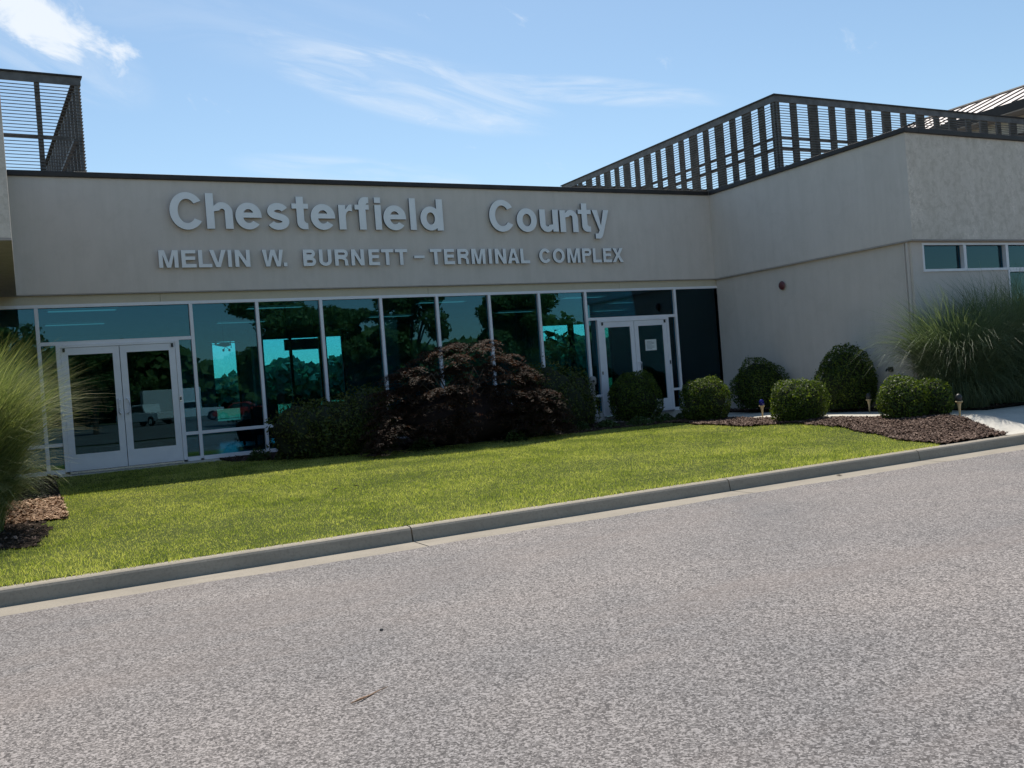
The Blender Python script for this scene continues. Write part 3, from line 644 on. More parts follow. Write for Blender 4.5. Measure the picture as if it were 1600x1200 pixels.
# ---------------------------------------------------------------- raised lettering
def arc(cx, cz, rx, rz, a0, a1, n=24):
    return [(cx + rx * math.cos(R(a0 + (a1 - a0) * i / n)), cz + rz * math.sin(R(a0 + (a1 - a0) * i / n))) for i in range(n + 1)]
def stroke(path, t):
    """closed outline of a constant width stroke"""
    Lf, Rg = [], []
    for i, p in enumerate(path):
        a = path[max(i-1, 0)]; b = path[min(i+1, len(path)-1)]; dx, dz = b[0]-a[0], b[1]-a[1]; l = math.hypot(dx, dz) or 1
        nx_, nz_ = -dz/l*t/2, dx/l*t/2; Lf.append((p[0]+nx_, p[1]+nz_)); Rg.append((p[0]-nx_, p[1]-nz_))
    return Lf + Rg[::-1]
def glyph(ch, w, h, t, xh=None):
    """outlines (first solid, the rest holes) of one letter in a w by h box; t = stroke"""
    xh = xh or h; u = t * 0.86
    if ch == 'o' or ch == 'O':
        return [arc(w/2, h/2, w/2, h/2, 0, 360, 48)[:-1], arc(w/2, h/2, w/2-t, h/2-u, 0, 360, 48)[:-1]]
    if ch == 'C':
        o_ = arc(w/2, h/2, w/2, h/2, 33, 327, 44); i_ = arc(w/2, h/2, w/2-t, h/2-u, 322, 38, 44)
        o_ = [(min(x, w), z) for x, z in o_]; return [o_ + i_]
    if ch == 'e':
        bb = h*0.44; bt = bb + u*0.78
        ao = math.degrees(math.asin((bb-h/2)/(h/2))); ai = math.degrees(math.asin((bb-h/2)/(h/2-u)))
        outl = arc(w/2, h/2, w/2, h/2, ao, 322, 50) + arc(w/2, h/2, w/2-t, h/2-u, 318, 180-ai+0.0, 20)
        at_ = math.degrees(math.asin((bt-h/2)/(h/2-u)))
        return [outl, arc(w/2, h/2, w/2-t, h/2-u, at_, 180-at_, 24)]
    if ch == 's':
        r1 = (h-u)/4; cxm = w/2; rx = w/2-t*0.5
        p = arc(cxm, h-u/2-r1, rx*0.94, r1, 20, 200, 16) + [(cxm-rx*0.55, h/2+r1*0.22), (cxm, h/2), (cxm+rx*0.6, h/2-r1*0.25)] + arc(cxm, u/2+r1, rx, r1, 20, -200+40, 16)
        # smooth by chaikin
        for _ in range(2):
            q = [p[0]]
            for a, b in zip(p[:-1], p[1:]): q += [(a[0]*.75+b[0]*.25, a[1]*.75+b[1]*.25), (a[0]*.25+b[0]*.75, a[1]*.25+b[1]*.75)]
            p = q + [p[-1]]
        return [stroke(p, t*0.92)]
    if ch in 'nh':
        x_h = xh if ch == 'h' else h; ro = w*0.40; cxo = w-ro; ri = max(ro-t, 0.01); top = h if ch == 'h' else x_h*0.98
        inner = arc(cxo-(t*0.0), x_h-u-ri*1.05, ri, ri*1.05, 0, 160, 14)
        outer = arc(cxo, x_h-ro*1.05, ro, ro*1.05, 0, 112, 14)
        return [[(0,0),(t,0),(t, x_h-u-ri*1.05)] + inner[::-1] + [(w-t,0),(w,0)] + outer + [(t, x_h*0.86),(t,top),(0,top)]]
    if ch == 'u':
        g0 = glyph('n', w, h, t)[0]; return [[(w-x, h-z) for x, z in g0]]
    if ch == 'r':
        return [[(0,0),(t,0),(t,h*0.50)] + arc(t+w*0.36, h*0.52, w*0.36, h*0.48-u, 180, 105, 8)[0:] + [(w, h-u*1.12),(w,h)] + arc(t+w*0.40, h*0.72, w*0.34, h*0.28, 85, 140, 6) + [(t,h*0.80),(t,h*0.98),(0,h*0.98)]]
    if ch == 't':
        s0 = w*0.28; s1 = s0+t; z2 = xh; z1 = xh-u*0.8
        return [[(s0,u*1.1)] + arc(s0+t*0.95, u*1.1, t*0.95, u*1.1, 180, 270, 8) + [(w*0.93,0),(w*0.93,u),(s1+t*0.25,u),(s1,u*1.35),(s1,z1),(w,z1),(w,z2),(s1,z2),(s1,h),(s0,h),(s0,z2),(0,z2),(0,z1),(s0,z1)]]
    if ch == 'f':
        s0 = w*0.28; s1 = s0+t; z2 = xh; z1 = xh-u*0.8
        return [[(s0,0),(s1,0),(s1,z1),(w,z1),(w,z2),(s1,z2),(s1,h-u*1.35),(s1+t*0.25,h-u),(w,h-u),(w,h),(s0+t*0.95,h)] + arc(s0+t*0.95, h-u*1.1, t*0.95, u*1.1, 90, 180, 8) + [(s0,z2),(0,z2),(0,z1),(s0,z1)]]
    if ch == 'l' or ch == 'I': return [[(0,0),(w,0),(w,h),(0,h)]]
    if ch == 'i': return [[(0,0),(w,0),(w,xh),(0,xh)], [(0,xh+0.045),(w,xh+0.045),(w,h),(0,h)]]
    if ch == 'd':
        bx = w - t*0.35
        ai = [(x, z) for x, z in arc(bx/2, xh/2, bx/2-t*0.96, xh/2-u, 0, 360, 40)[:-1]]
        outer = [(x, z) for x, z in arc(bx/2, xh/2, bx/2, xh/2, 50, 310, 40)]
        return [[(w,0),(w,h),(w-t,h),(w-t,xh*0.90)] + outer + [(w-t,xh*0.10),(w-t,0)], ai]
    if ch == 'y':
        dz = -0.17; 
        return [[(0,h),(t,h),(w*0.5,h*0.28),(w-t,h),(w,h),(w*0.60,dz+0.10)] + [(w*0.52,dz+0.03),(w*0.40,dz),(w*0.14,dz),(w*0.14,dz+u*0.95),(w*0.30,dz+u*0.95),(w*0.36,dz+u*1.3),(w*0.40,0.02)]]
    if ch == '.': return [[(0,0),(w,0),(w,t),(0,t)]]
    if ch == '-': return [[(0,h*0.42),(w,h*0.42),(w,h*0.58),(0,h*0.58)]]
    if ch == 'L': return [[(0,0),(w,0),(w,u),(t,u),(t,h),(0,h)]]
    if ch == 'E': m1, m2 = h*0.5-u/2+0.01, h*0.5+u/2+0.01; return [[(0,0),(w,0),(w,u),(t,u),(t,m1),(w*0.93,m1),(w*0.93,m2),(t,m2),(t,h-u),(w*0.97,h-u),(w*0.97,h),(0,h)]]
    if ch == 'T': return [[(w/2-t/2,0),(w/2+t/2,0),(w/2+t/2,h-u),(w,h-u),(w,h),(0,h),(0,h-u),(w/2-t/2,h-u)]]
    if ch == 'N': return [[(0,0),(t,0),(t,h*0.66),(w-t*1.08,0),(w,0),(w,h),(w-t,h),(w-t,h*0.36),(t*1.08,h),(0,h)]]
    if ch == 'M': return [[(0,0),(t*0.95,0),(t*0.95,h*0.72),(w/2-t*0.48,0),(w/2+t*0.48,0),(w-t*0.95,h*0.72),(w-t*0.95,0),(w,0),(w,h),(w-t*1.35,h),(w/2,h*0.28),(t*1.35,h),(0,h)]]
    if ch == 'V': return [[(w/2-t*0.55,0),(w/2+t*0.55,0),(w,h),(w-t*1.1,h),(w/2,h*0.27),(t*1.1,h),(0,h)]]
    if ch == 'W': return [[(w*0.25-t*0.5,0),(w*0.25+t*0.5,0),(w*0.5,h*0.68),(w*0.75-t*0.5,0),(w*0.75+t*0.5,0),(w,h),(w-t*1.05,h),(w*0.75,h*0.30),(w*0.5+t*0.55,h),(w*0.5-t*0.55,h),(w*0.25,h*0.30),(t*1.05,h),(0,h)]]
    if ch == 'A': return [[(0,0),(t*1.1,0),(t*1.1+w*0.07,h*0.20),(w-t*1.1-w*0.07,h*0.20),(w-t*1.1,0),(w,0),(w/2+t*0.6,h),(w/2-t*0.6,h)], [(w/2-w*0.17,h*0.20+u*0.9),(w/2+w*0.17,h*0.20+u*0.9),(w/2,h*0.76)]]
    if ch == 'X': return [[(0,0),(t*1.25,0),(w/2,h*0.36),(w-t*1.25,0),(w,0),(w/2+t*0.62,h*0.51),(w*0.96,h),(w*0.96-t*1.25,h),(w/2,h*0.66),(t*1.25+w*0.04,h),(w*0.04,h),(w/2-t*0.62,h*0.51)]]
    if ch == 'U': return [[(0,h),(0,w*0.42)] + arc(w/2, w*0.42, w/2, w*0.42, 180, 360, 20) + [(w,h),(w-t,h),(w-t,w*0.42)] + arc(w/2, w*0.42, w/2-t, w*0.42-u, 360, 180, 20) + [(t,h)]]
    if ch == 'P' or ch == 'R':
        rz = h*0.27; zc = h-rz; base = [(0,0),(t,0)]
        if ch == 'P': base += [(t,h-2*rz)]
        else: base += [(t,h*0.40),(w*0.5,h*0.40),(w*0.72,h*0.33),(w*0.76,0),(w,0),(w*0.96,h*0.34),(w*0.84,h*0.46)]
        o_ = arc(w-rz*1.0, zc, rz, rz, -90 if ch == 'P' else -62, 90, 14)
        return [base + o_ + [(0,h)], [(t,h-u)] + arc(w-rz, zc, rz-u, rz-u, 90, -90, 12) + [(t,h-2*rz+u)]]
    if ch == 'B':
        r1 = h*0.245; r2 = h*0.275
        return [[(0,0)] + arc(w-r2, r2, r2, r2, -90, 75, 12) + arc(w*0.96-r1, h-r1, r1, r1, -75, 90, 12) + [(0,h)],
                [(t,u)] + [(x, z) for x, z in arc(w-r2, r2+u*0.0, r2-u, r2-u, -90, 90, 10)] + [(t,2*r2-u)],
                [(t,h-2*r1+u)] + arc(w*0.96-r1, h-r1, r1-u, r1-u, -90, 90, 10) + [(t,h-u)]]
def letter(ch, x0, x1, z, h, t, xh, depth, parent):
    cu = bpy.data.curves.new('letter', 'CURVE'); cu.dimensions = '2D'; cu.fill_mode = 'BOTH'; cu.extrude = depth / 2
    for poly in glyph(ch, x1 - x0, h, t, xh):
        sp = cu.splines.new('POLY'); sp.points.add(len(poly) - 1)
        for i, (px, pz) in enumerate(poly): sp.points[i].co = (px, pz, 0, 1)
        sp.use_cyclic_u = True
    tmp = bpy.data.objects.new('tmp', cu); me = bpy.data.meshes.new_from_object(tmp)
    bpy.data.objects.remove(tmp); bpy.data.curves.remove(cu)
    me.materials.clear(); me.materials.append(M['letter']); me.materials.append(M['letter_side'])
    for p in me.polygons: p.use_smooth = False; p.material_index = 0 if abs(p.normal.z) > 0.6 else 1
    me.name = 'letter'
    o = link('letter', me, parent); o.location = (x0, 18.655 - depth/2, z); o.rotation_euler = (R(90), 0, 0)
    return o
T1 = empty('sign_lettering', (0, 0, 0), 'large pale raised letters reading Chesterfield County on the fascia', 'sign')
for ch, x0, x1, z, h in (('C',2.67,3.30,4.39,.72),('h',3.34,3.84,4.41,.69),('e',3.89,4.40,4.40,.53),('s',4.50,4.95,4.40,.53),('t',5.01,5.35,4.41,.66),('e',5.39,5.90,4.40,.53),
        ('r',5.98,6.27,4.41,.52),('f',6.33,6.64,4.41,.68),('i',6.765,6.905,4.41,.68),('e',6.95,7.46,4.40,.53),('l',7.55,7.69,4.41,.68),('d',7.79,8.32,4.40,.68),
        ('C',9.45,10.09,4.38,.72),('o',10.14,10.66,4.38,.54),('u',10.74,11.23,4.38,.52),('n',11.28,11.77,4.38,.52),('t',11.78,12.14,4.39,.67),('y',12.17,12.64,4.40,.51)):
    letter(ch, x0, x1, z, h, 0.148, 0.52, 0.05, T1)
T2 = empty('sign_lettering', (0, 0, 0), 'smaller pale raised capitals reading MELVIN W. BURNETT – TERMINAL COMPLEX beneath the large letters', 'sign')
for ch, x0, x1 in (('M',2.41,2.76),('E',2.82,3.09),('L',3.13,3.38),('V',3.34,3.65),('I',3.685,3.755),('N',3.82,4.11),('W',4.35,4.77),('.',4.77,4.84),('B',5.17,5.43),('U',5.50,5.76),('R',5.83,6.11),('N',6.18,6.46),('E',6.56,6.80),
        ('T',6.84,7.11),('T',7.15,7.43),('-',7.58,7.82),('T',7.95,8.22),('E',8.28,8.53),('R',8.60,8.87),('M',8.94,9.28),('I',9.365,9.44),('N',9.52,9.80),('A',9.84,10.13),('L',10.17,10.41),('C',10.66,10.97),('O',11.02,11.34),
        ('M',11.41,11.76),('P',11.82,12.08),('L',12.12,12.36),('E',12.41,12.65),('X',12.67,12.99)):
    letter(ch, x0, x1, 3.665, 0.335, 0.076, None, 0.04, T2)

# ---------------------------------------------------------------- things on the wing wall
wx = XW + 0.08
al = MB(); al.tube([(wx, 16.4, 2.76), (wx-0.05, 16.4, 2.76)], 0.06, 16, 1)
AL = empty('fire_alarm_bell', (wx, 16.4, 2.76), 'small round dark red alarm bell high on the wing wall', 'alarm bell')
o = MB().tube([(0,0,0),(-0.05,0,0)], 0.05, 14).build('mount', M['dark'], AL)
vs = MB(); prof_ = [(0.0,-0.085),(0.05,-0.083),(0.085,-0.07),(0.10,-0.05),(0.102,-0.048)]
vb = MB(); nseg = 20
vv = []; ff = []
for r__, xx in prof_:
    for k_ in range(nseg): an = 2*math.pi*k_/nseg; vv.append((xx, r__*math.cos(an), r__*math.sin(an)))
for i in range(len(prof_)-1):
    for k_ in range(nseg): ff.append((i*nseg+k_, i*nseg+(k_+1) % nseg, (i+1)*nseg+(k_+1) % nseg, (i+1)*nseg+k_))
vb.add(vv, ff).build('gong', M['alarm_red'], AL, smooth=True)
BX = empty('hose_tap', (wx, 13.5, 0.66), 'small dark wall tap low on the wing wall beside the tall grass', 'tap')
MB().box(-0.05, 0, -0.05, 0.05, -0.05, 0.05).build('back_plate', M['dark'], BX, bevel=0.005)
MB().tube([(-0.05,0,0.01),(-0.14,0,0.01),(-0.17,0,-0.03)], 0.018, 8).build('spout', M['dark'], BX)

# ---------------------------------------------------------------- plants
def unit(n):
    v = RNG.normal(0, 1, (n, 3)); return v / np.linalg.norm(v, axis=1)[:, None]
def leaf_quads(C, Nn, s, asp=0.5, jitter=0.6):
    """C centres, Nn preferred normals, s size"""
    n = len(C); nn = Nn + RNG.normal(0, jitter, (n, 3)); nn /= np.linalg.norm(nn, axis=1)[:, None]
    t = np.cross(nn, unit(n)); t /= np.linalg.norm(t, axis=1)[:, None]; b = np.cross(nn, t)
    s = np.broadcast_to(s, (n,))[:, None]; t = t * s; b = b * s * asp
    V = np.stack([C - t, C - b, C + t, C + b], 1).reshape(-1, 3); return V, np.arange(4 * n).reshape(-1, 4)
def lump(dirs, seed, amp, f=3.0):
    r = np.random.default_rng(seed); o = np.zeros(len(dirs))
    for _ in range(7):
        k_ = r.normal(0, f, 3); o += np.sin(dirs @ k_ + r.uniform(0, 6.28))
    return 1 + amp * o / 3.0
def core(cx_, cy_, cz_, rx, ry, rz, mat, parent, seed, amp, zmin):
    vs = []; fs = []; nu, nv = 24, 14; D = []
    for j in range(nv + 1):
        ph = math.pi * j / nv
        for i in range(nu): th = 2*math.pi*i/nu; D.append((math.sin(ph)*math.cos(th), math.sin(ph)*math.sin(th), math.cos(ph)))
    D = np.array(D); rr = lump(D, seed, amp)
    P = D * rr[:, None] * np.array([rx, ry, rz]) + np.array([cx_, cy_, cz_]); P[:, 2] = np.maximum(P[:, 2], zmin)
    for j in range(nv):
        for i in range(nu): fs.append((j*nu+i, (j+1)*nu+i, (j+1)*nu+(i+1) % nu, j*nu+(i+1) % nu))
    return npmesh('dark_core', P, np.array(fs), mat, parent)  # closed dark lump standing for the shade inside the plant
M['core'] = plain('shaded_inner_core', (0.016, 0.022, 0.009), 0.95, 0, 0.3, 10)  # shade among the leaves is put into this near-black colour
M['core_red'] = plain('shaded_maple_core', (0.020, 0.010, 0.010), 0.95, 0, 0.3, 10)  # inner shade of the maple, as a dark core colour
def shrub(name, x, y, rx, ry, h, label, cat, nleaf, size, seed, mat='boxleaf', amp=0.05, group=None, parts=None, flat=1.0, z=None, corem='core', thick=0.16):
    gz0 = G(x, y) if z is None else z
    T = empty(name, (x, y, gz0), label, cat, group)
    blobs = parts or [(0, 0, rx, ry, h)]
    VV = []; FF = []; off = 0
    for bi, (ox, oy, bx, by, bh) in enumerate(blobs):
        D = unit(int(nleaf * (bx * by) / max(1e-6, sum(q[2]*q[3] for q in blobs)))); cz_ = bh * 0.42; rz = bh * 0.58
        # flatter shoulders
        D2 = np.sign(D) * np.abs(D) ** flat; D2 /= np.linalg.norm(D2, axis=1)[:, None] ** 0.6
        rr = lump(D, seed + bi, amp) * (1 - RNG.uniform(0, 1, len(D)) ** 2.2 * thick)
        fine = lump(D, seed + bi + 50, amp * 0.5, 11.0) * (1 + (RNG.uniform(0, 1, len(D)) > .97) * RNG.uniform(0, .10, len(D)))
        C = D2 * (rr * fine)[:, None] * np.array([bx, by, rz]) + np.array([ox, oy, cz_]); k_ = C[:, 2] > 0.0; C = C[k_]; Dn = D[k_]
        V, F = leaf_quads(C, Dn, RNG.uniform(size * 0.6, size * 1.2, len(C)), 0.5, 0.75)
        VV.append(V); FF.append(F + off); off += len(V)
    npmesh('foliage', np.concatenate(VV), np.concatenate(FF), M[mat], T)
    for bi, (ox, oy, bx, by, bh) in enumerate(blobs[:1] if len(blobs) == 1 else blobs):
        if bi > 2: break
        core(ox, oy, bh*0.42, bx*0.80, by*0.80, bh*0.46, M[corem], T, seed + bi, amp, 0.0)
    return T
GB = 'clipped round bushes by the entrance path'
shrub('clipped_bush', 12.42, 17.75, .60, .60, 1.16, 'dark clipped bush in front of the right entrance door', 'bush', 11000, 0.026, 3, group=GB, amp=0.07, flat=0.85)
shrub('clipped_bush', 12.90, 15.85, .52, .52, 0.96, 'clipped bush with sunlit yellow green top nearest the right end of the glass', 'bush', 11000, 0.024, 4, group=GB, amp=0.07, flat=0.78)
shrub('clipped_bush', 13.15, 13.40, .56, .50, 0.80, 'lopsided clipped bush between the blue globe light and the large bush by the wall', 'bush', 11000, 0.023, 5, group=GB, amp=0.10, flat=0.85)
shrub('clipped_bush', 13.55, 11.30, .40, .42, 0.74, 'double lobed clipped bush in mulch in front of the tall grass at right', 'bush', 8500, 0.026, 6, group=GB, amp=0.06,
      parts=[(0, 0, .44, .42, .74), (0.48, -0.20, .32, .34, .68)])
shrub('clipped_bush', 15.12, 16.6, .62, .58, 1.12, 'shaded dark bush against the wing wall near the glass corner', 'bush', 11000, 0.026, 8, group=GB, amp=0.11, z=-0.05)
shrub('clipped_bush', 15.20, 14.1, .62, .62, 1.28, 'tallest shaded round bush against the middle of the wing wall', 'bush', 12000, 0.026, 9, group=GB, amp=0.08, z=-0.08)

# maple: layered weeping mound with stems
def maple():
    x, y = 7.50, 16.62; T = empty('weeping_maple', (x, y, G(x, y)), 'wide dark purple laceleaf maple mound with bronze sunlit tips before the windows', 'shrub')
    VV = []; FF = []; off = 0
    r = np.random.default_rng(5)
    tip = r.uniform(0, 1, (105, 3))
    for li in range(105):                          # sprays: small flat fans of fine leaves, drooping outwards
        ox, oy = (tip[li, 0]*2-1)*1.85, (tip[li, 1]*2-1)*.85
        e = math.sqrt(max(0, 1 - abs(ox/2.02)**5.0)) * math.sqrt(max(0, 1 - (oy/.98)**2))
        Hh = (1.52 + .48*math.exp(-((ox+.15)/.9)**2) + .30*math.exp(-((ox-.75)/.5)**2)) * max(e, .28)
        for lev in range(4):
            top = Hh * (1 - lev*.22) - r.uniform(0, .10)
            if top < .08: continue
            n = 330; bx = r.uniform(.22, .48); th = r.uniform(0, 6.283, n); q = np.sqrt(r.uniform(0, 1, n)) * (.65 + .35*np.sin(th*5 + li))
            X_ = ox*(1+lev*.05) + bx*q*np.cos(th); Y_ = oy*(1+lev*.05) + bx*.75*q*np.sin(th); Z_ = top - .15*q**2 - .08*(np.abs(X_)-abs(ox)) - r.uniform(0, .05, n)
            C = np.stack([X_, Y_, np.maximum(Z_, 0.04)], 1); Nn = np.stack([np.cos(th)*q*.6, np.sin(th)*q*.6, np.ones(n)], 1)
            V, F = leaf_quads(C, Nn, r.uniform(.018, .045, n), 0.20, 0.30); VV.append(V); FF.append(F+off); off += len(V)
    npmesh('foliage', np.concatenate(VV), np.concatenate(FF), M['maple'], T)
    st = MB()
    for _ in range(26):
        a = r.uniform(0, 6.28); e = r.uniform(.5, 1.5); zz = r.uniform(.9, 1.6)
        st.tube([(0,0,0),(math.cos(a)*e*.3, math.sin(a)*e*.2, zz*.6),(math.cos(a)*e*.7, math.sin(a)*e*.45, zz*.95),(math.cos(a)*e, math.sin(a)*e*.6, zz*.8)], [.035,.022,.012,.004], 5)
    st.build('stem', M['bark'], T)
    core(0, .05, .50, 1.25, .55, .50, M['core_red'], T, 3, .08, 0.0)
maple()
def loose(name, x, y, blobs, label, seed, n=9000, mat='shrubleaf', size=.035, cat='shrub'):
    return shrub(name, x, y, 1, 1, 1, label, cat, n, size, seed, mat=mat, amp=0.16, parts=blobs, thick=0.45)
loose('leafy_shrub', 5.05, 17.25, [(0,0,.75,.6,1.18),(-.60,-.1,.55,.5,1.05),(.62,-.1,.7,.55,1.28),(0.1,-.40,.8,.4,.85),(1.0,-.1,.5,.5,1.1)], 'loose dark green shrub with rusty tips left of the purple maple', 21, 15000)
loose('leafy_shrub', 9.95, 17.35, [(0,0,.62,.6,1.45),(.5,-.05,.60,.5,1.30),(.1,-.35,.7,.45,1.0),(-.55,-.1,.55,.5,1.35)], 'loose green shrub between the purple maple and the ash receptacle', 22, 11000)
# low plants along the bed
lp = [(3.75,17.55,.22,.25),(4.25,17.3,.28,.28),(4.75,16.95,.25,.26),(5.6,16.75,.22,.22),(6.5,16.3,.26,.26),(8.3,15.95,.24,.22),(9.1,16.35,.3,.30),(10.2,16.6,.2,.18),(10.9,16.7,.28,.16),(11.6,16.5,.32,.17),(12.3,16.55,.3,.18),(13.1,16.9,.26,.16)]
where = ['nearest the left door','second from the left door','below the left end of the green shrub','in front of the green shrub','at the left foot of the purple maple','at the right foot of the purple maple','tallest, below the right side of the maple','between the maple and the ash receptacle',
         'just in front of the ash receptacle','left foot of the dark bush at the door','at the foot of the dark bush at the door','between the dark bush and the sunlit one']
for i, (x, y, r_, h) in enumerate(lp):
    T = tag(None or empty('low_weed', (x, y, G(x, y)), None, None), 'low leafy weed in the bed, ' + where[i], 'weed', 'low weeds along the planting bed')
    n = 420; th = RNG.uniform(0, 6.28, n); q = np.sqrt(RNG.uniform(0, 1, n)) * r_ ; z_ = h * (1 - (q / r_) ** 2) * RNG.uniform(.3, 1, n) + .02
    C = np.stack([q*np.cos(th), q*np.sin(th)*.8, z_], 1); V, F = leaf_quads(C, np.tile([0, 0, 1.0], (n, 1)), RNG.uniform(.02, .05, n), .45, .7)
    npmesh('leaves', V, F, M['weed'], T)
    MB().tube([(0,0,0),(0.02,0,h*.5),(0.0,0.03,h*.9)], [.006,.004,.002], 5).build('stem', M['bark'], T)

# ornamental grass clump: arching blades as thin strips
def clump(x, y, rad, L0, L1, n, lean, label, mat, seed, wind=(0, 0), zb=None, plumes=0):
    r = np.random.default_rng(seed); z = G(x, y) if zb is None else zb
    T = empty('tall_grass_clump', (x, y, z), label, 'ornamental grass', 'clumps of tall ornamental grass')
    K = 7
    th = r.uniform(0, 6.283, n); q = np.sqrt(r.uniform(0, 1, n)) * rad; sh_ = r.uniform(0, 1, n) < .42; Ln = np.where(sh_, r.uniform(.55, L0 * 1.15, n), r.uniform(L0, L1, n)); out_ = (0.25 + r.beta(1.6, 1.6, n) * 1.15) * lean * np.where(sh_, 1.45, 1.0)
    bx = q * np.cos(th); by = q * np.sin(th); az = th + r.normal(0, .8, n); t = np.linspace(0, 1, K)[None, :]
    a0 = out_[:, None] * (0.12 + 2.3 * t ** 1.9) + r.normal(0, .10, (n, 1)) * t     # lean angle along the blade
    a0 = np.minimum(a0, 2.6); seg = Ln[:, None] / (K - 1)
    hx_ = np.concatenate([np.zeros((n, 1)), np.cumsum(np.sin(a0[:, 1:]) * seg, 1)], 1); hz = np.concatenate([np.zeros((n, 1)), np.cumsum(np.cos(a0[:, 1:]) * seg, 1)], 1)
    X_ = bx[:, None] + hx_ * np.cos(az)[:, None] + wind[0] * t ** 2 * Ln[:, None]; Y_ = by[:, None] + hx_ * np.sin(az)[:, None] + wind[1] * t ** 2 * Ln[:, None]; Z_ = np.maximum(hz, 0.02)
    w = (r.uniform(.003, .0065, n)[:, None]) * (1 - t ** 2.5 * .93); wa = az[:, None] + np.pi / 2 + r.normal(0, .6, n)[:, None]
    Pl = np.stack([X_ - w * np.cos(wa), Y_ - w * np.sin(wa), Z_], -1); Pr = np.stack([X_ + w * np.cos(wa), Y_ + w * np.sin(wa), Z_ + w * .3], -1)
    V = np.stack([Pl, Pr], 2).reshape(n, K * 2, 3); base = (np.arange(n) * K * 2)[:, None, None]
    f = np.array([[2*i, 2*i+1, 2*i+3, 2*i+2] for i in range(K - 1)])[None]; F = (base + f).reshape(-1, 4)
    npmesh('blades', V.reshape(-1, 3), F, mat, T)
    return T
clump(-1.0, 12.5, .66, 1.25, 2.45, 19000, .52, 'nearest clump of tall arching sunlit grass at the left edge of the frame', M['reed'], 31, (0.06, 0))
clump(-1.1, 14.5, .50, 1.4, 2.65, 9000, .55, 'clump of tall grass at the left, behind the nearest one, before the side window', M['reed'], 32, (0.05, 0))
clump(15.7, 11.75, .45, 1.2, 2.6, 10000, .74, 'left one of the three tall grass clumps before the right wing', M['reed_dark'], 33, (-.05, -.02), -0.15)
clump(17.0, 11.75, .45, 1.4, 2.9, 8500, .72, 'middle one of the three tall grass clumps before the right wing', M['reed_dark'], 34, (0, 0), -0.15)
clump(18.3, 11.75, .45, 1.4, 3.0, 7500, .70, 'right one of the three tall grass clumps before the right wing, cut by the frame', M['reed_dark'], 35, (0, 0), -0.15)

# ---------------------------------------------------------------- path lights, ash receptacle
def path_light(x, y, label, globe):
    T = empty('path_light', (x, y, G(x, y) + 0.01), label, 'path light', 'short path lights along the entrance path')
    MB().lathe([(0.0,0),(.012,0),(.016,.06),(.022,.16),(.034,.22),(.036,.235),(0.0,.236)], n=12).build('post', M['brass'], T, smooth=True)
    MB().lathe([(0.0,.236),(.052,.237),(.060,.25),(.058,.262),(0.0,.263)], n=16).build('collar', M['brass'], T, smooth=True)
    MB().lathe([(.035,.2635),(.050,.28),(.054,.31),(.050,.345),(.036,.372),(.015,.385),(0.0,.388)], n=18).build('globe', globe, T, smooth=True)
path_light(13.43, 14.72, 'short tan path light with cobalt blue globe between two sunlit bushes', M['cobalt'])
path_light(14.72, 13.1, 'short tan path light with dark globe in front of the tallest bush by the wall', M['dark'])
path_light(13.93, 10.50, 'short tan path light with dark globe right of the double lobed bush', M['dark'])
A = empty('ash_receptacle', (11.42, 17.95, -0.06), 'beige smokers ash post on a wide domed base left of the right door', 'ash receptacle')
MB().lathe([(0.0,0),(.20,0),(.205,.03),(.20,.16),(.17,.22),(.10,.255),(.055,.27),(0,.272)], n=24).build('base', M['grey_plastic'], A, smooth=True)
MB().lathe([(.052,.273),(.045,.40),(.042,.80),(.048,.84)], n=16).build('post', M['grey_plastic'], A, smooth=True)
hd = MB().lathe([(.048,.841),(.078,.86),(.085,.90),(.085,.98),(.070,1.02),(.03,1.04),(0,1.042)], n=18).build('head', M['grey_plastic'], A, smooth=True)
MB().tube([(-.03,-.078,.93),(-.032,-.092,.93)], .030, 12).build('ash_hole', M['dark'], hd)

# ---------------------------------------------------------------- inside the building
H = empty('hanging_sign', (5.5, 20.5, 2.2), 'dark rectangular sign board hanging inside behind the third window bay', 'sign')
MB().box(-.38, .38, -.02, .02, -.13, .11).build('board', M['dark'], H)
MB().tube([(-.3,0,.11),(-.3,0,.85)], .006, 5).tube([(.3,0,.11),(.3,0,.85)], .006, 5).build('hanger', M['dark'], H)
def model_plane(x, y, z, label, rz, s):
    T = empty('model_aeroplane', (x, y, z), label, 'model aeroplane', 'model aeroplanes hung from the lobby ceiling', rz); T.scale = (s, s, s)
    MB().tube([(-.28,0,0),(-.20,0,.01),(0,0,.02),(.22,0,.03),(.36,0,.04)], [.02,.05,.06,.03,.01], 10).build('fuselage', M['dark'], T, smooth=True)
    MB().obox((-.05,0,.07), (.07,0,0), (0,.48,0), (0,0,.008)).build('wing', M['dark'], T)
    MB().obox((.33,0,.05), (.035,0,0), (0,.14,0), (0,0,.005)).add([(.28,-.004,.05),(.38,-.004,.05),(.38,-.004,.17),(.33,-.004,.17),(.28,.004,.05),(.38,.004,.05),(.38,.004,.17),(.33,.004,.17)],[(0,1,2,3),(7,6,5,4),(0,4,5,1),(1,5,6,2),(2,6,7,3),(3,7,4,0)]).build('tail', M['dark'], T)
    MB().obox((-.30,0,0), (.004,0,0), (0,.01,.09), (0,.01,-.001)).build('propeller', M['dark'], T)
    MB().tube([(0,0,.07),(0,0,(3.06-z)/s)], .003, 4).build('wire', M['dark'], T)
    w = MB()
    for sy in (-1, 1): w.tube([(-.08,0,-.03),(-.10,sy*.09,-.12)], .008, 5).tube([(-.10,sy*.08,-.13),(-.10,sy*.10,-.13)], .035, 10)
    w.build('undercarriage', M['dark'], T)
model_plane(3.92, 21, 2.28, 'dark model aeroplane hanging inside behind the second window bay', R(115), .85)
model_plane(7.45, 23.5, 2.60, 'small dark model aeroplane hanging inside above the purple maple', R(60), .7)
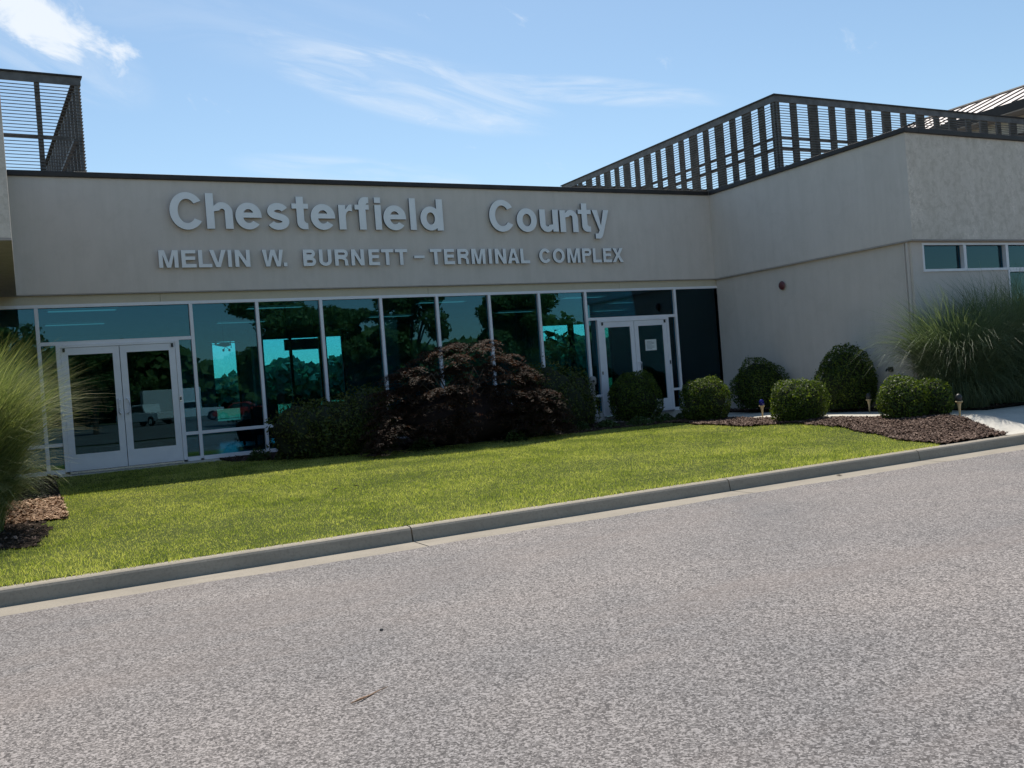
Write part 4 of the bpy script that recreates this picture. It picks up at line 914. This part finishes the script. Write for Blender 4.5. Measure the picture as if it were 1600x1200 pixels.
PT = empty('potted_plant', (12.05, 20.3, -0.02), 'tall broad leaved indoor plant in a pot behind the window left of the right door', 'plant')
MB().lathe([(0,0),(.17,0),(.22,.38),(.24,.40),(.21,.41),(0,.40)], n=20).build('pot', M['terracotta'], PT, smooth=True)
st = MB(); lv = MB(); r = random.Random(4)
for i in range(13):
    a = r.uniform(0, 6.28); e = r.uniform(.1, .5); zt = r.uniform(1.7, 2.3)
    st.tube([(0,0,.4),(math.cos(a)*e*.4, math.sin(a)*e*.4, zt*.6),(math.cos(a)*e, math.sin(a)*e, zt)], [.015,.01,.006], 5)
    for j in range(7):
        aa = a + r.uniform(-2, 2); zz = zt - r.uniform(0, .5); q = Vector((math.cos(a)*e*.9, math.sin(a)*e*.9, zz)); d = Vector((math.cos(aa), math.sin(aa), r.uniform(-.7, .5))).normalized(); sd_ = d.cross(Vector((0,0,1))).normalized()
        Lf = r.uniform(.16, .28); lv.add([q, q+d*Lf*.4+sd_*Lf*.32, q+d*Lf*.75+sd_*Lf*.25-Vector((0,0,.02)), q+d*Lf-Vector((0,0,.06)), q+d*Lf*.75-sd_*Lf*.25-Vector((0,0,.02)), q+d*Lf*.4-sd_*Lf*.32], [(0,1,2,3,4,5)])
st.build('stem', M['bark'], PT); lv.build('leaves', M['houseplant'], PT)
M['tube_light'] = Mat('lit_ceiling_panel').col((.8,.8,.8)).set(.5, emis=(.9, 1.0, .95), es=0.18).m
lights = [(1.1,19.9),(1.1,23.0),(5.0,20.6),(5.0,24.2),(9.0,20.6),(9.0,24.2),(13.0,20.6),(13.0,24.4),(15.8,22.6),(17.0,25.4)]
lwh = ['above the left entrance doors','deep behind the left entrance doors','near the glass above the hanging sign','at the rear behind the hanging sign','near the glass above the purple maple','at the rear above the purple maple','near the glass by the indoor plant','at the rear by the indoor plant','behind the right entrance doors','at the far rear right corner']
for (x, y), wh in zip(lights, lwh):
    T = empty('ceiling_light', (x, y, 3.055), 'lit ceiling panel inside the lobby, ' + wh, 'ceiling light', 'ceiling lights inside the lobby')
    MB().box(-.62,.62,-.17,-.15,-.03,0).box(-.62,.62,.15,.17,-.03,0).box(-.62,-.60,-.15,.15,-.03,0).box(.60,.62,-.15,.15,-.03,0).build('frame', M['alu'], T)
    MB().box(-.60,.60,-.15,.15,-.02,-.005).build('diffuser', M['tube_light'], T)
def lobby_seat(x, y, label, rz):
    T = empty('lobby_armchair', (x, y, -.02), label, 'armchair', 'armchairs in the lobby', rz)
    MB().box(-.35,.35,-.32,.32,.22,.42).build('seat', M['inner_dark'], T, bevel=.03)
    MB().box(-.35,.35,.22,.34,.421,.92).build('backrest', M['inner_dark'], T, bevel=.03)
    for s in (-1, 1):
        MB().box(s*.40-.045,s*.40+.045,-.32,.34,.1,.62).build('armrest', M['inner_dark'], T, bevel=.02)
        for q in (-1, 1): MB().box(s*.28-.02,s*.28+.02,q*.26-.02,q*.26+.02,0,.219).build('leg', M['dark'], T)
lobby_seat(4.9, 22.6, 'dark armchair inside the lobby below the model aeroplane', R(200)); lobby_seat(6.1, 22.8, 'dark armchair inside the lobby behind the green shrub', R(170)); lobby_seat(14.6, 23.4, 'dark armchair inside the lobby seen through the right doors', R(190))

# ---------------------------------------------------------------- beyond the building: distant wood
n = 26000; a = RNG.uniform(-1, 1, n)
tx_ = RNG.uniform(-120, 330, n); hh = 8.2 + 1.6*np.sin(tx_*.11) + 1.2*np.sin(tx_*.27+1) + .8*np.sin(tx_*.61+2); dy = RNG.uniform(0, 14, n)
zz = hh * np.sqrt(RNG.uniform(.02, 1, n)) + RNG.uniform(-.5, .8, n)
C = np.stack([tx_, 195 + dy, zz - .4], 1); V, F = leaf_quads(C, np.tile([0, -1.0, .5], (n, 1)), RNG.uniform(.7, 1.5, n), .8, .6)
o = npmesh('treeline', V, F, M['farleaf']); tag(o, 'far off band of woodland beyond the airfield, seen through the lobby windows', 'woodland', kind='stuff')
cu = MB(); xs_ = list(range(-130, 340, 3))
cv = [(x, 204, -.6) for x in xs_] + [(x, 204, 7.2 + 1.6*math.sin(x*.11)+1.2*math.sin(x*.27+1)+.8*math.sin(x*.61+2)) for x in xs_] + [(x, 212, 6.2) for x in xs_]
m_ = len(xs_); structure(cu.add(cv, [(i,i+1,i+1+m_,i+m_) for i in range(m_-1)] + [(i+m_,i+1+m_,i+1+2*m_,i+2*m_) for i in range(m_-1)]).build('wood_shade_sheet', M['core']))  # dark sheet following the treetops, inner shade of the wood in its colour
structure(MB().add([(-1500,90,-.55),(1500,90,-.55),(1500,1500,-.55),(-1500,1500,-.55)], [(0,1,2,3)]).build('airfield', M['field']))

# ---------------------------------------------------------------- behind the viewer, seen reflected in the glass
n = 22000; tx_ = RNG.uniform(-60, 170, n); hh = 8.0 + 1.3*np.sin(tx_*.19) + 1.0*np.sin(tx_*.43+1) + .6*np.sin(tx_*1.1+2)
zz = hh * np.sqrt(RNG.uniform(.01, 1, n)) + RNG.uniform(-.5, .5, n)
C = np.stack([tx_, -84 - RNG.uniform(0, 8, n), zz - .5], 1); V, F = leaf_quads(C, np.tile([0, 1.0, .5], (n, 1)), RNG.uniform(.4, .9, n), .8, .6)
o = npmesh('woodland_edge', V, F, M['treeleaf']); tag(o, 'band of woodland across the car park, reflected low in the glass', 'woodland', kind='stuff')
wb = MB(); xs_ = list(range(-70, 180, 3)); m_ = len(xs_)
wb.add([(x, -90, -.6) for x in xs_] + [(x, -90, 6.8 + 1.3*math.sin(x*.19)+1.0*math.sin(x*.43+1)) for x in xs_] + [(x, -98, 6) for x in xs_], [(i,i+1,i+1+m_,i+m_) for i in range(m_-1)] + [(i+m_,i+1+m_,i+1+2*m_,i+2*m_) for i in range(m_-1)])
structure(wb.build('wood_shade_sheet', M['core']))  # dark backing behind the leaves, shade between the trees in its colour
def tree_mesh(seed, h, cr):
    r = np.random.default_rng(seed); VV = []; FF = []; off = 0; cl_ = []
    for _ in range(34):
        th = r.uniform(0, 6.28); q = math.sqrt(r.uniform(0, 1)) * cr; zz = h * r.uniform(.32, .95); q *= math.sqrt(max(.1, 1 - ((zz/h - .6)/.45)**2)); cl_.append((q*math.cos(th), q*math.sin(th), zz, r.uniform(.16, .30)*cr*1.3))
    for (cx_, cy_, cz_, rr) in cl_:
        n = 420; D = unit(n); C = D * rr * RNG.uniform(.5, 1.05, n)[:, None] * np.array([1, 1, .75]) + np.array([cx_, cy_, cz_])
        V, F = leaf_quads(C, D, RNG.uniform(.10, .20, n), .6, .8); VV.append(V); FF.append(F + off); off += len(V)
    t = MB(); t.tube([(0,0,0),(.05,0,h*.3),(0,.1,h*.6),(.05,.05,h*.85)], [.32,.25,.15,.05], 9)
    for c_ in cl_[::3]: t.tube([(0,0,h*.28),(c_[0]*.5, c_[1]*.5, (h*.3+c_[2])/2),(c_[0],c_[1],c_[2])], [.12,.07,.03], 6)
    return np.concatenate(VV), np.concatenate(FF), t
GT = 'trees across the road, reflected in the glass'
def tree(h, cr, seed):
    T = empty('broadleaf_tree', (0, 0, -.57), None, None); V, F, t = tree_mesh(seed, h, cr)
    t.build('trunk', M['bark'], T); npmesh('crown', V, F, M['treeleaf'], T); return T
protos = [tree(8.5, 3.4, 61), tree(10.5, 3.0, 62)]
spots = [(14.5,-22.5,0,.95,'dense reflected tree filling the upper third window bay'),(19.0,-24,1,.78,'reflected tree in the fourth window bay above the maple'),(31.5,-22,1,.84,'reflected tall tree in the seventh window bay'),(34.5,-25,0,.95,'reflected tree behind the dark bush at the right doors'),
         (23.5,-46,0,.80,'small distant reflected tree above the purple maple'),(28.5,-50,1,.7,'distant reflected tree right of the maple top'),(4.2,-33,1,.62,'small reflected tree over the left doors'),(-1.5,-30,0,.85,'reflected tree in the leftmost window'),(9.0,-70,0,1.0,'distant reflected tree behind the white box trailer'),(5.0,-58,0,.75,'distant reflected tree in the left door leaf'),(40,-40,0,1.0,'reflected tree at the right end of the glass'),
         (24.0,2.5 - 26,1,.9,'reflected tree in the wing window')]
seen = set()
for (x, y, k_, s, lab) in spots:
    o = protos[k_] if k_ not in seen else copy_tree(protos[k_]); seen.add(k_)
    o.location = (x, y, -.57); o.scale = (s, s, s); o.rotation_euler = (0, 0, x * 1.7); tag(o, lab, 'tree', GT)

def extrude_profile(mb, prof, y0, y1, mi=0):
    return mb.prism(prof, y0, y1, mi)
def wheels(T, xs_, hw_, r_):
    for x in xs_:
        for s in (-1, 1):
            w = MB().tube([(x, s*(hw_-.22), r_), (x, s*hw_, r_)], r_, 20).build('wheel', M['rubber'], T)
            MB().tube([(x, s*(hw_-.02), r_), (x, s*(hw_+.012), r_)], r_*.6, 14).build('rim', M['chrome'], w)
def pickup(x, y, rz, label):
    T = empty('pickup_truck', (x, y, -.56), label, 'pickup truck', 'white pickup trucks reflected in the glass', rz)
    b = [(-2.7,.45),(-2.75,.62),(-2.72,1.02),(-1.35,1.14),(-.85,1.12),(.95,1.12),(2.75,1.10),(2.78,.55),(2.5,.42),(2.2,.42),(2.1,.72),(1.75,.86),(1.4,.72),(1.3,.42),(-1.25,.42),(-1.35,.72),(-1.7,.86),(-2.05,.72),(-2.15,.42)]
    extrude_profile(MB(), b, -.95, .95).build('body', M['white_paint'], T, bevel=.03)
    cbn = [(-1.35,1.142),(-.62,1.80),(.70,1.84),(.95,1.142)]
    extrude_profile(MB(), cbn, -.82, .82).build('cab', M['white_paint'], T, bevel=.04)
    g = MB(); 
    for s in (-1, 1): g.add([(-1.12,s*.826,1.18),(-.56,s*.826,1.70),(.60,s*.826,1.73),(.78,s*.826,1.18)], [(0,1,2,3)])
    g.add([(-1.34,-.72,1.19),(-1.34,.72,1.19),(-.70,.68,1.76),(-.70,-.68,1.76)], [(0,1,2,3)])
    g.build('window', M['car_glass'], T)
    wheels(T, (-1.7, 1.75), .96, .38)
    MB().box(-2.80,-2.72,-.9,.9,.42,.60).build('bumper', M['chrome'], T, bevel=.02); MB().box(-2.765,-2.735,-.55,.55,.68,.92).build('grille', M['dark'], T)
    for s in (-1, 1): MB().box(-2.77,-2.73,s*.72-.14,s*.72+.14,.72,.92).build('headlight', M['chrome'], T)
pickup(9.0, -47.5, R(60), 'white pickup truck reflected in the left entrance door'); pickup(12.9, -49, R(5), 'white pickup truck reflected beside the left door frame')
TR = empty('box_trailer', (12.2, -56, -.56), 'plain white box trailer reflected above the pickup trucks', 'trailer')
MB().box(-2.6,2.6,-1.15,1.15,.55,3.1).build('box', M['white_paint'], TR, bevel=.04); wheels(TR, (-.5, .5), 1.1, .36)
MB().tube([(-2.6,-.6,.55),(-3.8,0,.5)], .05, 6).tube([(-2.6,.6,.55),(-3.8,0,.5)], .05, 6).build('drawbar', M['dark'], TR)
CR = empty('red_car', (16.6, -46, -.56), 'red saloon car reflected in the second window bay', 'car', None, R(20))
extrude_profile(MB(), [(-2.2,.35),(-2.25,.62),(-2.0,.80),(-1.1,.92),(1.5,.96),(2.15,.88),(2.2,.40),(1.75,.30),(1.7,.55),(1.35,.66),(1.0,.55),(.95,.28),(-.95,.28),(-1.0,.55),(-1.35,.66),(-1.7,.55),(-1.75,.30)], -.88, .88).build('body', M['red_paint'], CR, bevel=.04)
extrude_profile(MB(), [(-1.1,.922),(-.45,1.38),(.65,1.42),(1.5,.962)], -.74, .74).build('cabin', M['red_paint'], CR, bevel=.05)
g = MB()
for s in (-1, 1): g.add([(-.9,s*.745,.97),(-.42,s*.745,1.31),(.60,s*.745,1.34),(1.2,s*.745,1.0)], [(0,1,2,3)])
g.build('window', M['car_glass'], CR); wheels(CR, (-1.35, 1.35), .89, .33)

# ---------------------------------------------------------------- small things on the road
tw_ = MB(); pts = [(1.36,4.66),(1.42,4.68),(1.48,4.72),(1.55,4.76),(1.60,4.77)]
tw_.tube([(x, y, -.522 + .004*math.sin(i*2)) for i, (x, y) in enumerate(pts)], [.002,.006,.004,.0025,.0015], 6).build('dry_leaf', M['chip_light']); o = bpy.data.objects['dry_leaf']
tag(o, 'thin curled dry tan leaf lying on the asphalt near the viewer', 'leaf')
for px_, py_, lb in ((3.62,12.35,'small brown fallen leaf on the lawn, left one of a close pair'),(3.95,12.45,'small brown fallen leaf on the lawn, right one of a close pair'),(6.4,13.1,'small brown fallen leaf on the lawn in front of the maple'),(11.35,12.3,'darker brown fallen leaf on the lawn near the mulch'),(9.3,8.85,'small brown leaf lying in the gutter near the kerb')):
    zl = G(px_, py_) + .035 if py_ > 9.2 else -.515; a_ = px_ * 7; c_, s_ = math.cos(a_)*.045, math.sin(a_)*.045
    lf = MB().add([(px_-c_,py_-s_,zl),(px_-s_*.5,py_+c_*.5,zl+.012),(px_+s_*.5,py_-c_*.5,zl+.010),(px_+c_,py_+s_,zl+.004),(px_,py_,zl-.004)], [(0,2,4),(2,3,4),(3,1,4),(1,0,4)]).build('dry_leaf', M['bark']); tag(lf, lb, 'leaf')
o = MB().lathe([(0,0),(.012,.0),(.014,.006),(.006,.014),(0,.015)], (1.98,5.94,-.53), 9).build('pebble', M['dark']); tag(o, 'single small black pebble on the asphalt', 'pebble')
